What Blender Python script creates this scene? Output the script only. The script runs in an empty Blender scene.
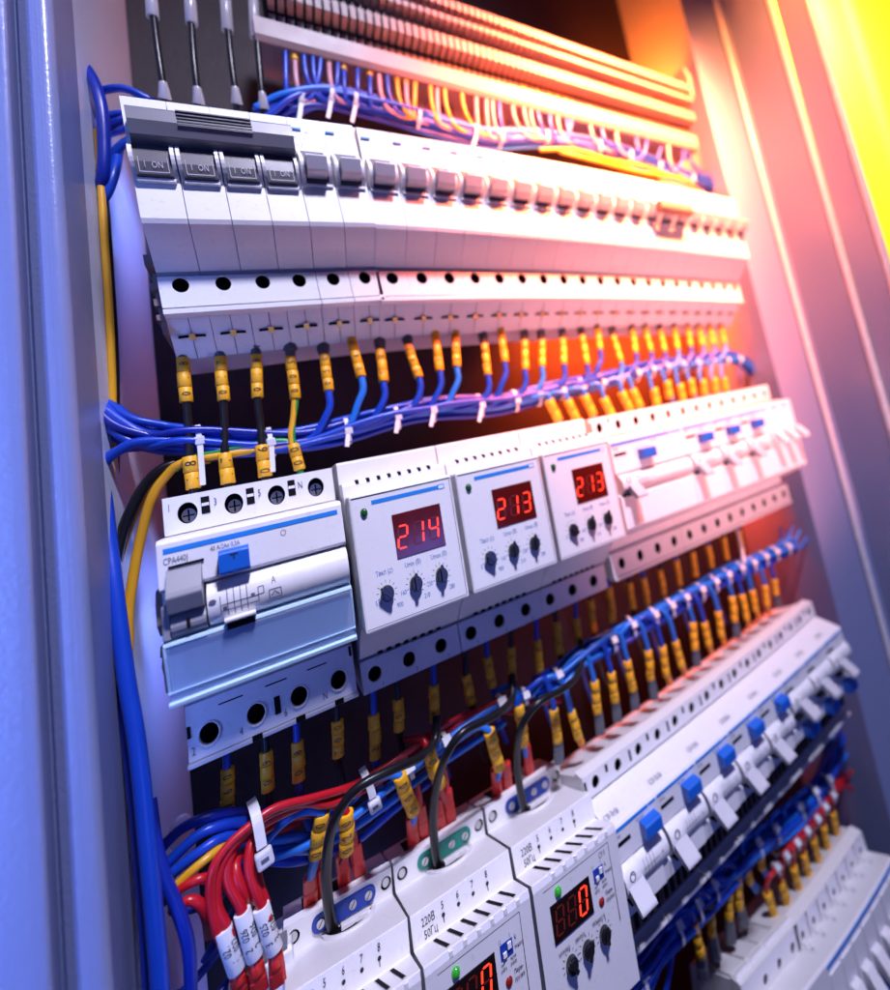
import bpy, bmesh, math, random
from mathutils import Vector, Matrix
random.seed(7)
S = 0.001                       # everything below is written in millimetres
sc = bpy.context.scene
COL = sc.collection
# ---------------------------------------------------------------- camera
CAM = Vector((40.923, -369.222, -178.601))
RX = Vector((0.786404, -0.580031, -0.212445))
DN = Vector((-0.088546, 0.23452, -0.96807))
FW = Vector((0.611333, 0.780105, 0.133068))
F, CX, CY = 490.874, 639.388, 364.587
cam_d = bpy.data.cameras.new('camera'); cam = bpy.data.objects.new('camera', cam_d); COL.objects.link(cam)
m = Matrix.Identity(4)
for i in range(3):
    m[i][0] = RX[i]; m[i][1] = -DN[i]; m[i][2] = -FW[i]; m[i][3] = CAM[i]*S
cam.matrix_world = m
cam_d.sensor_fit = 'HORIZONTAL'; cam_d.sensor_width = 36; cam_d.lens = 36*F/890
cam_d.shift_x = (445-CX)/890; cam_d.shift_y = (CY-495)/890
cam_d.clip_start = 0.01; cam_d.clip_end = 50
sc.camera = cam

def at(u, v, d):
    r = RX*((u-CX)/F) + DN*((v-CY)/F) + FW
    t = (-d-CAM.y)/r.y
    return CAM + r*t
def ctr(pts):
    """catmull-rom"""
    P = [pts[0]*2-pts[1]] + pts + [pts[-1]*2-pts[-2]]
    out = []
    for i in range(1, len(P)-2):
        for k in range(6):
            t = k/6
            a, b, c, d = P[i-1], P[i], P[i+1], P[i+2]
            out.append(0.5*((2*b)+(c-a)*t+(2*a-5*b+4*c-d)*t*t+(3*b-a-3*c+d)*t*t*t))
    out.append(P[-2]); return out

# ---------------------------------------------------------------- materials
MAT = {}
def mat(name, col, rough=.4, metal=0., bump=0., bscale=800., var=.06, trans=0., emit=None, es=1., coat=0., spec=.5, dirt=0.):
    M = bpy.data.materials.new(name); M.use_nodes = True; nt = M.node_tree; N = nt.nodes; L = nt.links
    b = N['Principled BSDF']
    b.inputs['Roughness'].default_value = rough; b.inputs['Metallic'].default_value = metal
    b.inputs['Specular IOR Level'].default_value = spec
    b.inputs['Transmission Weight'].default_value = trans; b.inputs['Coat Weight'].default_value = coat
    tc = N.new('ShaderNodeTexCoord')
    n = N.new('ShaderNodeTexNoise'); n.inputs['Scale'].default_value = 90; n.inputs['Detail'].default_value = 5
    L.new(tc.outputs['Object'], n.inputs['Vector'])
    mx = N.new('ShaderNodeMix'); mx.data_type = 'RGBA'
    c = (*col, 1); mx.inputs['A'].default_value = tuple(x*(1-var) for x in col)+(1,); mx.inputs['B'].default_value = tuple(min(1, x*(1+var)) for x in col)+(1,)
    L.new(n.outputs['Fac'], mx.inputs['Factor'])
    last = mx.outputs['Result']
    if dirt:
        n3 = N.new('ShaderNodeTexNoise'); n3.inputs['Scale'].default_value = 420; n3.inputs['Detail'].default_value = 8
        L.new(tc.outputs['Object'], n3.inputs['Vector'])
        cr = N.new('ShaderNodeValToRGB'); cr.color_ramp.elements[0].position = .60; cr.color_ramp.elements[1].position = .74
        L.new(n3.outputs['Fac'], cr.inputs['Fac'])
        mm = N.new('ShaderNodeMath'); mm.operation = 'MULTIPLY'; mm.inputs[1].default_value = dirt; L.new(cr.outputs['Color'], mm.inputs[0])
        m2 = N.new('ShaderNodeMix'); m2.data_type = 'RGBA'; m2.inputs['B'].default_value = (.25, .22, .2, 1)
        L.new(mm.outputs[0], m2.inputs['Factor']); L.new(last, m2.inputs['A']); last = m2.outputs['Result']
    L.new(last, b.inputs['Base Color'])
    if bump:
        n2 = N.new('ShaderNodeTexNoise'); n2.inputs['Scale'].default_value = bscale; n2.inputs['Detail'].default_value = 3
        L.new(tc.outputs['Object'], n2.inputs['Vector'])
        bp = N.new('ShaderNodeBump'); bp.inputs['Strength'].default_value = bump; bp.inputs['Distance'].default_value = .0006
        L.new(n2.outputs['Fac'], bp.inputs['Height']); L.new(bp.outputs['Normal'], b.inputs['Normal'])
    mr = N.new('ShaderNodeMapRange'); rv = .5*min(1, var*20); mr.inputs['To Min'].default_value = max(.02, rough-.07*rv*2); mr.inputs['To Max'].default_value = min(1, rough+.09*rv*2)
    L.new(n.outputs['Fac'], mr.inputs['Value']); L.new(mr.outputs['Result'], b.inputs['Roughness'])
    if emit:
        b.inputs['Emission Color'].default_value = (*emit, 1); b.inputs['Emission Strength'].default_value = es
    MAT[name] = M; return M
mat('white_plastic', (.80, .79, .80), .40, bump=.06, bscale=1500, var=.03, dirt=.18)
mat('cream_plastic', (.74, .72, .72), .45, bump=.08, bscale=1500, var=.04, dirt=.2)
mat('grey_plastic', (.17, .17, .20), .38, bump=.08, bscale=2000)
mat('dark_plastic', (.075, .072, .085), .4, bump=.08, bscale=2000)
mat('hole_dark', (.008, .007, .009), .8, spec=.1)  # shade inside holes and slots, put into the colour
mat('groove_dark', (.02, .018, .022), .7, spec=.2)
mat('blue_plastic', (.01, .13, .62), .35, bump=.05)
mat('blue_print', (.015, .23, .72), .45)
mat('black_print', (.015, .015, .02), .5)
mat('faint_print', (.11, .11, .17), .5)
mat('light_print', (.42, .42, .50), .5)
mat('lever_grey', (.50, .51, .56), .4, bump=.06, bscale=1500)
mat('terminal_grey', (.27, .20, .20), .45, bump=.08, bscale=1500)
mat('violet_print', (.01, .13, .42), .5)
mat('green_terminal', (.01, .22, .17), .35)
mat('navy_terminal', (.012, .05, .36), .35)
mat('screw_metal', (.55, .55, .56), .3, 1., bump=.2, bscale=3000)
mat('brass', (.62, .42, .18), .35, 1.)
mat('rail_metal', (.42, .42, .44), .38, 1., bump=.1)
mat('clip_brown', (.20, .13, .11), .5)
mat('white_nylon', (.78, .78, .80), .42, trans=.12)
mat('black_cable', (.010, .009, .011), .3, bump=.05, spec=.35)
mat('blue_wire', (.005, .05, .46), .33, bump=.1, bscale=500)
mat('sky_wire', (.014, .17, .68), .33, bump=.1, bscale=500)
mat('navy_wire', (.003, .02, .30), .33, bump=.1, bscale=500)
mat('red_wire', (.50, .008, .018), .32, bump=.1, bscale=500)
mat('yellow_wire', (.72, .36, .015), .35)
mat('green_wire', (.02, .28, .05), .35)
mat('pink_wire', (.62, .30, .36), .38)  # stands in for blue wires reddened by the warm light
mat('yellow_tag', (.85, .42, .012), .45, bump=.1, bscale=1500, dirt=.1)
mat('orange_boot', (.85, .25, .01), .4)
mat('red_boot', (.62, .02, .015), .36, bump=.05)
mat('grey_boot', (.10, .105, .13), .45)
mat('handle_grey', (.27, .27, .31), .38, bump=.08, bscale=2000)
mat('edge_highlight', (.72, .72, .76), .25, spec=.7)  # highlights along the right frame's folds, put into the colour
mat('cover_highlight', (.60, .84, .98), .06, spec=1.0)  # highlights of the clear flap, put into a pale colour
mat('blue_boot', (.02, .16, .60), .4)
mat('label_white', (.82, .82, .82), .5)
mat('led_glass', (.10, .006, .004), .12, spec=.6)
mat('led_glass_black', (.012, .006, .006), .12, spec=.6)
mat('segment_on', (.9, .05, .02), .3, emit=(1, .035, .01), es=2.2)
mat('segment_off', (.16, .015, .01), .3)
mat('led_green', (.01, .10, .02), .15, coat=.6)
mat('led_green_lit', (.03, .42, .03), .15, emit=(.03, .5, .02), es=.06, coat=.6)
mat('led_red', (.30, .02, .01), .2, coat=.6)
mat('knob_black', (.012, .011, .015), .33, coat=.3)
mat('clear_cover', (.36, .55, .92), .08, spec=1.0); MAT['clear_cover'].node_tree.nodes['Principled BSDF'].inputs['Alpha'].default_value = .36
mat('clear_sleeve', (.85, .80, .82), .2, spec=.7); MAT['clear_sleeve'].node_tree.nodes['Principled BSDF'].inputs['Alpha'].default_value = .45
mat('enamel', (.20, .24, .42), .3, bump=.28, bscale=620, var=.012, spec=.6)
mat('wall_enamel', (.52, .57, .72), .33, bump=.4, bscale=600, var=.02, spec=.6)
mat('back_enamel', (.030, .023, .030), .5, bump=.4, bscale=300, var=.15, spec=.2)
mat('room_paint', (.80, .72, .30), .8, var=.08)
mat('floor_paint', (.12, .12, .14), .8)

# ---------------------------------------------------------------- mesh builder (local x right, d towards the viewer, z up; mm)
class MB:
    def __init__(s): s.v = []; s.f = []; s.m = []; s.sm = []
    def add(s, vs, fs, mi=0, smooth=False):
        o = len(s.v); s.v += [tuple(p) for p in vs]
        for q in fs: s.f.append(tuple(i+o for i in q)); s.m.append(mi); s.sm.append(smooth)
        return s
    def box(s, x0, x1, d0, d1, z0, z1, mi=0):
        v = [(x, -d, z) for x in (x0, x1) for d in (d0, d1) for z in (z0, z1)]
        return s.add(v, [(0, 1, 3, 2), (4, 6, 7, 5), (0, 4, 5, 1), (2, 3, 7, 6), (0, 2, 6, 4), (1, 5, 7, 3)], mi)
    def prism(s, poly, x0, x1, mi=0, smooth=False):
        n = len(poly)
        v = [(x0, -d, z) for d, z in poly] + [(x1, -d, z) for d, z in poly]
        s.add(v, [(i, (i+1) % n, n+(i+1) % n, n+i) for i in range(n)], mi, smooth)
        return s.add(v, [tuple(range(n)), tuple(range(2*n-1, n-1, -1))], mi)
    def plate(s, poly, d0, d1, mi=0):      # polygon in x,z extruded in depth
        n = len(poly)
        v = [(x, -d0, z) for x, z in poly] + [(x, -d1, z) for x, z in poly]
        return s.add(v, [tuple(range(n-1, -1, -1)), tuple(range(n, 2*n))]+[(i, (i+1) % n, n+(i+1) % n, n+i) for i in range(n)], mi)
    def ell(s, cx, cz, rx, rz, d0, d1, mi=0, n=20, rot=0):
        p = [(cx+rx*math.cos(rot+2*math.pi*i/n), cz+rz*math.sin(rot+2*math.pi*i/n)) for i in range(n)]
        return s.plate(p, d0, d1, mi)
    def holed(s, x0, x1, z0, z1, d0, d1, holes, depth=7, mi=0, dark=1, n=24):
        """block whose front face carries real round recesses"""
        hs = sorted(holes); k = len(hs)
        bx = [x0]+[(hs[i][0]+hs[i+1][0])/2 for i in range(k-1)]+[x1]
        for i, (cx, cz, rx, rz) in enumerate(hs):
            a0, a1 = bx[i], bx[i+1]
            outer = []
            for j in range(n):
                a = 2*math.pi*j/n; c, q = math.cos(a), math.sin(a)
                t = min(((a1-cx)/c if c > 1e-9 else 1e9), ((a0-cx)/c if c < -1e-9 else 1e9),
                        ((z1-cz)/q if q > 1e-9 else 1e9), ((z0-cz)/q if q < -1e-9 else 1e9))
                outer.append([cx+c*t, cz+q*t])
            for X in (a0, a1):
                for Z in (z0, z1):
                    j = round(math.atan2(Z-cz, X-cx)/(2*math.pi)*n) % n
                    outer[j] = [X, Z]
            inn = [(cx+rx*math.cos(2*math.pi*j/n), cz+rz*math.sin(2*math.pi*j/n)) for j in range(n)]
            rim = min(depth*.35, 1.6)
            v = [(x, -d1, z) for x, z in outer]+[(x, -d1, z) for x, z in inn]+[(x, -d1+rim, z) for x, z in inn]+[(x, -d1+depth, z) for x, z in inn]
            s.add(v, [(j, (j+1) % n, n+(j+1) % n, n+j) for j in range(n)], mi)
            s.add(v, [(n+j, n+(j+1) % n, 2*n+(j+1) % n, 2*n+j) for j in range(n)], mi, True)
            s.add(v, [(2*n+j, 2*n+(j+1) % n, 3*n+(j+1) % n, 3*n+j) for j in range(n)], dark, True)  # inner wall and floor coloured dark to paint the shade there
            s.add(v[3*n:], [tuple(range(n))], dark)
        v = [(x, -d, z) for x in (x0, x1) for d in (d0, d1) for z in (z0, z1)]
        return s.add(v, [(0, 2, 3, 1), (4, 5, 7, 6), (0, 4, 6, 2), (1, 3, 7, 5)], mi)
    def ring(s, cx, cz, rx, rz, w, d0, d1, mi=0, n=24):
        v = []
        for (r, d) in ((0, d0), (0, d1), (w, d1), (w, d0)):
            v += [(cx+(rx+r)*math.cos(2*math.pi*j/n), -d, cz+(rz+r)*math.sin(2*math.pi*j/n)) for j in range(n)]
        return s.add(v, [(k*n+j, k*n+(j+1) % n, ((k+1) % 4)*n+(j+1) % n, ((k+1) % 4)*n+j) for k in range(4) for j in range(n)], mi, False)
    def dome(s, cx, cz, rx, rz, d0, h, mi=0, n=14):
        v = []; R = 5
        for r in range(R):
            a = math.pi/2*r/R
            v += [(cx+rx*math.cos(a)*math.cos(2*math.pi*j/n), -d0-h*math.sin(a), cz+rz*math.cos(a)*math.sin(2*math.pi*j/n)) for j in range(n)]
        v.append((cx, -d0-h, cz))
        f = [(r*n+j, r*n+(j+1) % n, (r+1)*n+(j+1) % n, (r+1)*n+j) for r in range(R-1) for j in range(n)]
        f += [((R-1)*n+j, (R-1)*n+(j+1) % n, R*n) for j in range(n)]
        return s.add(v, f, mi, True)
    def text(s, txt, x, z, size, d, mi=0, slope=0., rot=0., align='L', sx=.72):
        """lettering on a front face; slope = change of depth per mm of height"""
        vs, fs, w = glyphs(txt)
        ox = {'L': 0, 'C': -w/2, 'R': -w}[align]
        c, q = math.cos(rot), math.sin(rot); out = []
        for a, b in vs:
            a = (a+ox)*size*sx; b = b*size*1.25
            X = a*c-b*q; Z = a*q+b*c
            out.append((x+X, -(d+Z*slope), z+Z))
        return s.add(out, fs, mi)
    def tube(s, pts, r, n=10, mi=0, cap=True, flat=None, up=None):
        rings = []; N = None; m_ = len(pts)
        for i, p in enumerate(pts):
            T = (pts[min(i+1, m_-1)]-pts[max(i-1, 0)]).normalized()
            if N is None: N = (up or Vector((.3, -1, .2))); 
            N = (N-T*N.dot(T)).normalized(); B = T.cross(N)
            rr = r[i] if isinstance(r, (list, tuple)) else r
            fl = flat or 1.
            rings += [p+(N*math.cos(2*math.pi*(j+.5)/n)+B*math.sin(2*math.pi*(j+.5)/n)*fl)*rr for j in range(n)]
        s.add(rings, [(i*n+j, i*n+(j+1) % n, (i+1)*n+(j+1) % n, (i+1)*n+j) for i in range(m_-1) for j in range(n)], mi, n > 4)
        if cap:
            o = rings
            s.add(o[:n], [tuple(range(n-1, -1, -1))], mi); s.add(o[-n:], [tuple(range(n))], mi)
        return s
    def mesh(s, name, mats):
        me = bpy.data.meshes.new(name)
        me.from_pydata([(x*S, y*S, z*S) for x, y, z in s.v], [], s.f)
        for q in mats: me.materials.append(MAT[q])
        me.polygons.foreach_set('material_index', s.m); me.polygons.foreach_set('use_smooth', s.sm)
        bm = bmesh.new(); bm.from_mesh(me); bmesh.ops.recalc_face_normals(bm, faces=bm.faces[:]); bm.to_mesh(me); bm.free()
        return me
    def obj(s, name, mats, parent=None, bevel=0., loc=None):
        if isinstance(mats, str): mats = [mats]
        o = bpy.data.objects.new(name, s.mesh(name, mats)); COL.objects.link(o)
        if parent is not None: o.parent = parent
        if loc is not None: o.location = loc
        if bevel:
            b = o.modifiers.new('bevel', 'BEVEL'); b.width = bevel*S; b.segments = 2; b.limit_method = 'ANGLE'; b.angle_limit = math.radians(35)
            b.harden_normals = False
        return o
_g = {}
def glyphs(txt):
    if txt in _g: return _g[txt]
    cu = bpy.data.curves.new('lettering', 'FONT'); cu.body = txt; cu.size = 1; cu.resolution_u = 2
    o = bpy.data.objects.new('lettering', cu); COL.objects.link(o)
    dg = bpy.context.evaluated_depsgraph_get(); me = bpy.data.meshes.new_from_object(o.evaluated_get(dg))
    vs = [(v.co.x, v.co.y) for v in me.vertices]; fs = [tuple(p.vertices) for p in me.polygons]
    bpy.data.objects.remove(o); bpy.data.curves.remove(cu); bpy.data.meshes.remove(me)
    w = max([a for a, b in vs] or [0])
    _g[txt] = (vs, fs, w); return _g[txt]

def tagp(o, label, cat, group=None, kind=None):
    o['label'] = label; o['category'] = cat
    if group: o['group'] = group
    if kind: o['kind'] = kind
    return o
def empty(name, label, cat, group=None):
    o = bpy.data.objects.new(name, None); COL.objects.link(o); o.empty_display_size = .005
    return tagp(o, label, cat, group)
def place(o, x, z, d=0, slope=0., sx=1.):
    o.location = (x*S, -d*S, z*S); o.rotation_euler = (0, -math.atan(slope), 0); o.scale = (sx, 1, 1)
def copy_tree(o, parent=None):
    c = o.copy(); COL.objects.link(c); c.parent = parent
    for ch in [q for q in bpy.data.objects if q.parent == o]: copy_tree(ch, c)
    return c
def ordn(i):
    return ['first', 'second', 'third', 'fourth', 'fifth', 'sixth', 'seventh', 'eighth', 'ninth', 'tenth', 'eleventh', 'twelfth', 'thirteenth',
            'fourteenth', 'fifteenth', 'sixteenth', 'seventeenth', 'eighteenth', 'nineteenth', 'twentieth', 'twenty-first', 'twenty-second', 'twenty-third',
            'twenty-fourth', 'twenty-fifth', 'twenty-sixth', 'twenty-seventh', 'twenty-eighth', 'twenty-ninth', 'thirtieth'][i]

# ---------------------------------------------------------------- where each rail of modules runs (n = module number from the left, 26 per rail)
def nodes(L, d, dz):
    out = []
    for n, u, v in L:
        w = at(u, v, d); out.append((n, w.x, w.z-dz))
    return out
def interp(N, n):
    if n <= N[0][0]: a, b = N[0], N[1]
    elif n >= N[-1][0]: a, b = N[-2], N[-1]
    else:
        for a, b in zip(N, N[1:]):
            if a[0] <= n <= b[0]: break
    t = (n-a[0])/(b[0]-a[0]); return a[1]+(b[1]-a[1])*t, a[2]+(b[2]-a[2])*t
P1 = nodes([(i+.5, u, v) for i, (u, v) in enumerate([(171.5,284.8),(213.3,283.8),(253.1,282.3),(290.2,280.8),(325.3,279.3),(358.4,277.5),(390.3,278.5),(419.7,278),(447.9,278),(474.1,278.5),(498.6,278.5),(521.8,279),(543.8,279.5),(564,280.3),(583.8,280.8),(601,281.3),(618.6,281.8),(634.7,282),(649.8,282.8),(664.3,283.3),(677.9,284.8),(690.8,285.3),(703.2,286.2),(715,287),(725.9,287.5),(736.5,288.2)])], 50, -57)
T2 = nodes([(.5,186.6,512.5),(1.5,231.6,503.1),(2.5,274.1,494),(3.5,314.4,484.6)]+[(13.5+i,u,v) for i,(u,v) in enumerate([(598.1,426.9),(617.2,423.8),(635.3,420.2),(651.9,416.5),(666.7,413.8),(681.6,410.8),(695.4,409),(708.3,406.6),(721.1,404.1),(733,401.6),(744.6,400.2),(754.5,397.7),(764.4,396.4)])], 50, 49)
B2 = nodes([(.5,211.4,733.4),(1.5,257.6,716.1),(2.5,300.4,699.3),(3.5,341.2,682)]+[(13.5+i,u,v) for i,(u,v) in enumerate([(623.5,563.5),(642.5,555.9),(659.3,548.5),(675.9,541),(691.5,533.6),(705.8,527.2),(718.7,521.3),(731.5,516.3),(743.4,510.9),(754.5,505),(764.1,500.3),(774.3,495.6),(784.2,490.6)])], 42, -52)
P2 = [(a[0], (a[1]+b[1])/2, (a[2]+b[2])/2) for a, b in zip(T2, B2)]
P3 = nodes([(10.5+i,u,v) for i,(u,v) in enumerate([(597.2,780.5),(619.8,763.5),(640.7,748.2),(659.9,733.6),(677.1,719.4),(694.3,706.3),(709.3,694.9),(723.7,683),(737.4,671.9),(750.6,661.2),(761.1,652.1),(772.4,643),(783.3,633.9),(793.4,626.4),(802.8,617.7),(811.9,609.8)])], 48.3, 50)
P4 = nodes([(15.5,748,1005),(16.5,761.5,985.9),(17.5,775.6,966.9),(18.5,788.7,947.6),(19.5,803,940.9),(20.5,814.6,923.1),(21.5,825.3,907),(22.5,835.1,890.2),(23.5,845,874.9),(24.5,854.7,860.6),(25.5,863.8,847)], 47, 53)
def smooth(P, lo, hi, deg):
    g = [p for p in P if lo <= p[0] < hi]; k = deg+1; out = []
    def fit(col):
        c0 = sum(p[0] for p in g)/len(g); A = [[sum((p[0]-c0)**(i+j) for p in g) for j in range(k)] for i in range(k)]; y = [sum(p[col]*(p[0]-c0)**i for p in g) for i in range(k)]
        for i in range(k):
            q = max(range(i, k), key=lambda r: abs(A[r][i])); A[i], A[q] = A[q], A[i]; y[i], y[q] = y[q], y[i]
            for r in range(i+1, k):
                t = A[r][i]/A[i][i]; y[r] -= t*y[i]
                for s_ in range(i, k): A[r][s_] -= t*A[i][s_]
        x = [0]*k
        for i in range(k-1, -1, -1): x[i] = (y[i]-sum(A[i][s_]*x[s_] for s_ in range(i+1, k)))/A[i][i]
        return lambda n: sum(x[i]*(n-c0)**i for i in range(k))
    fx, fz = fit(1), fit(2); ns = [max(lo, g[0][0]-.5)]+[p[0] for p in g]+[min(hi, g[-1][0]+.5)-1e-4]
    return [(n, fx(n), fz(n)) for n in ns]
P1 = smooth(P1, 0, 6, 1)+smooth(P1, 6, 27, 3)
P2 = smooth(P2, 0, 4, 1)+smooth(P2, 13, 27, 2)
P3 = smooth(P3, 10, 27, 2)
P4 = smooth(P4, 15, 27, 2)
def seat(o, P, n0, n1, w):
    """place a device spanning modules n0..n1 whose mesh is w mm wide"""
    a = interp(P, n0+1e-3); b = interp(P, n1-1e-3)
    sl = (b[1]-a[1])/(b[0]-a[0])
    place(o, a[0], a[1], 0, sl, (math.hypot(b[0]-a[0], b[1]-a[1]))/w)
def local_pos(P, n, dx, z):
    a = interp(P, n); return a[0]+dx, a[1]+z
HAZE = 0
# ================================================================ THE CABINET (setting)
def struct(name, mb, mats, bevel=0.):
    o = mb.obj(name, mats, None, bevel); return o
# mounting plate and left side wall
b = MB(); b.box(-11, 620, -64, -60, -900, 1000)
tagp(struct('mounting_plate', b, 'back_enamel'), 'dark enamelled steel mounting plate behind all the rails of modules', 'mounting plate')
b = MB()
b.plate([(0, 0)]*3, 0, 0) if False else None
v = [(-20.5, -34, 1000), (-20.5, -34, -820), (-11, 62, -820), (-11, 62, 1000), (-24, -34, 1000), (-24, -34, -820), (-14.5, 64, -820), (-14.5, 64, 1000)]
b.add(v, [(0, 1, 2, 3), (7, 6, 5, 4), (0, 3, 7, 4), (1, 5, 6, 2), (0, 4, 5, 1), (3, 2, 6, 7)])
tagp(struct('cabinet_side_wall', b, 'wall_enamel'), 'pale blue enamelled inner side wall left of the rows of modules', 'cabinet wall')
def vprism(mb, poly, z0, z1, mi=0):      # polygon in (x,d) extruded vertically
    n = len(poly); v = [(x, -d, z0) for x, d in poly]+[(x, -d, z1) for x, d in poly]
    mb.add(v, [(i, (i+1) % n, n+(i+1) % n, n+i) for i in range(n)], mi)
    mb.add(v, [tuple(range(n)), tuple(range(2*n-1, n-1, -1))], mi)
def arc(cx, cd, r, a0, a1, k=8):
    return [(cx+r*math.cos(math.radians(a0+(a1-a0)*i/k)), cd+r*math.sin(math.radians(a0+(a1-a0)*i/k))) for i in range(k+1)]
# left door frame: folded steel with a rounded inner corner, a recess and a flat outer band
root = empty('door_frame', 'pale blue textured steel door frame with rounded edge at the left of the cabinet', 'door frame')
b = MB()
vprism(b, [(-20, 33)]+arc(-23.5, 67, 3.5, 0, 90)+[(-27, 70.2), (-31.0, 67.0), (-32.5, 63.5), (-36, 63), (-36, 33)], -900, 1000)
b.obj('inner_flange', 'enamel', root, .5)
t = MB(); vprism(t, arc(-24.2, 66.8, 3.7, 0, 360, 18)[:-1], -900, 1000); t.obj('rounded_edge', 'enamel', root)
b = MB()
vprism(b, arc(-33.8, 75, 1.6, 20, 90, 4)+[(-36, 76.6), (-44.5, 76.2), (-45.5, 74.5), (-46, 62.5), (-33.0, 62.5), (-32.6, 66)], -900, 1000)
b.obj('outer_band', 'enamel', root, .4)
b = MB()
vprism(b, [(-47, 66), (-75, 66), (-75, 62), (-47, 62)], -900, 1000)
b.obj('rebate', 'enamel', root, .4)
# right door frame: profile measured from its bright folded edges
root = empty('door_frame', 'folded steel door frame with three highlight-painted edges at the cabinet right side', 'door frame')
b = MB()
vprism(b, [(476, 42), (516, 57)]+arc(516.5, 60, 3.4, -60, 60, 6)+[(523, 66), (523, 52), (520, 48), (480, 33), (480, -60), (476, -60)], -900, 1000)
b.obj('inner_flange', 'enamel', root, .4)
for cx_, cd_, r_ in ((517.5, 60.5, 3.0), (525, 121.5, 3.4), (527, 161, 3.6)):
    t = MB(); vprism(t, arc(cx_, cd_, r_, 0, 360, 18)[:-1], -900, 1000); t.obj('rounded_edge', 'edge_highlight', root)  # pale rounds paint the highlight lines of the folded steel
b = MB()
vprism(b, [(524, 60), (524, 118)]+arc(524.5, 121, 3.2, -70, 110, 8)+[(529, 124), (529, 60)], -900, 1000)
b.obj('middle_fold', 'enamel', root, .3)
b = MB()
vprism(b, [(527, 125), (526, 157)]+arc(526.5, 160.4, 3.6, -80, 120, 8)+[(530.5, 161), (530.5, 125)], -900, 1000)
b.obj('outer_fold', 'enamel', root, .3)
# room behind the open door side
b = MB(); b.box(650, 9000, -1500, -1480, -3500, 5200)
o = struct('room_wall', b, 'room_paint'); o['kind'] = 'structure'
b = MB(); vprism(b, [(5050, -1478), (5180, -1478), (5180, -1400), (5050, -1400)], -1500, 5000)
o = b.obj('wall_conduit', 'room_paint'); tagp(o, 'slim vertical conduit on the yellow lit wall at the top right', 'conduit')

# ================================================================ DIN rails
for name, P, lab in (('din_rail', P1, 'top'), ('din_rail', P2, 'middle'), ('din_rail', P3, 'third'), ('din_rail', P4, 'bottom')):
    a = interp(P, .0); c = interp(P, 26)
    if P is P3: a = (24.5, interp(P, 10)[1]-1)
    if P is P4: a = (interp(P, 14.2)[0], interp(P, 14.2)[1])
    b = MB()
    w = c[0]-a[0]+6
    b.prism([(-2, 17), (-2, -17), (-9, -17), (-9, -14), (-4, -14), (-4, 14), (-9, 14), (-9, 17)], -4, w)
    o = b.obj(name, 'rail_metal', None, .3); place(o, a[0], a[1], -4, (c[1]-a[1])/(c[0]-a[0]))
    tagp(o, 'metal mounting rail behind the %s row of white modules' % lab, 'rail', 'mounting rails')
# ================================================================ TOP ROW: miniature breakers
NOSE1 = [(0, 48), (36, 49), (37, 38), (46, 38), (62, 36.5), (67, 34.5), (70.5, -31), (69.5, -33.2), (58, -42.5), (50, -50), (40, -51), (40, -70), (44, -72.5), (28, -90), (0, -92)]
def mcb_body(mb, x0, x1, nh):
    g = .16
    k = nh
    for i in range(k):
        a = x0+(x1-x0)*i/k; c = x0+(x1-x0)*(i+1)/k
        mb.prism(NOSE1, a+g, c-g)
    w = (x1-x0)/k
    mb.holed(x0+g, x1-g, -68.5, -52.5, 40, 50.3, [(x0+w*(i+.5), -57, 3.4, 4.1) for i in range(k)], 7)
    mb.holed(x0+g, x1-g, 38.5, 49.5, 36, 45, [(x0+w*(i+.5), 42.5, 3.3, 4.4) for i in range(k)], 7)
    mb.box(x0+g, x1-g, 40, 51.6, -72.4, -69.8)
    for i in range(k):
        c = x0+w*(i+.5)
        # wire entry slot in the underside, and seams
        mb.add([(c-5.6, -38.0, -79.9), (c-1.4, -38.2, -79.7), (c-1.2, -37.0, -80.9), (c-5.8, -36.8, -81.1)], [(0, 1, 2, 3)], 1)
        mb.add([(c+1.4, -38.2, -79.7), (c+5.6, -38.0, -79.9), (c+5.8, -36.8, -81.1), (c+1.2, -37.0, -80.9)], [(0, 1, 2, 3)], 1)
        mb.prism([(38.6, -79.3), (39.4, -79.5), (36.8, -82.3), (36, -81.9)], c-1.3, c+1.3, 2)
        mb.add([(c-.14, -44.5, -72.8), (c+.14, -44.5, -72.8), (c+.14, -28.3, -90.2), (c-.14, -28.3, -90.2)], [(0, 1, 2, 3)], 1)
def cheek(mb, xa, xb, zc=2, h=10, mi=0):
    n = 10
    poly = [(69, zc+h)]+[(70+6.5*math.sin(math.pi*i/n), zc+h-2*h*i/n) for i in range(n+1)]+[(69, zc-h)]
    mb.prism(poly, xa, xb, mi)
def mcb_parts(root, x0=0., text=True):
    t = MB(); cheek(t, x0+1.0, x0+2.9); cheek(t, x0+14.6, x0+16.5)
    t.box(x0+1.2, x0+16.2, 68, 70.9, -9.6, -8.2)
    t.obj('toggle_guard', 'white_plastic', root, .25)
    t = MB(); t.box(x0+2.9, x0+14.6, 68.4, 70.75, -8.2, 11.9, 0); t.obj('toggle_recess', 'dark_plastic', root)
    t = MB(); t.prism([(69.5, 4.8), (75, 4.9), (82.0, 3.4), (82.8, 2.2), (79.4, -4.0), (78, -4.8), (70, -5)], x0+3.6, x0+13.9)
    lv = t.obj('toggle_lever', 'lever_grey', root, .35)
    if text:
        t = MB(); t.text('ON', x0+8.7, 4.5, 1.3, 77.0, 0, slope=-4.5, align='C'); t.obj('printed_marking', 'faint_print', lv)
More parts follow.
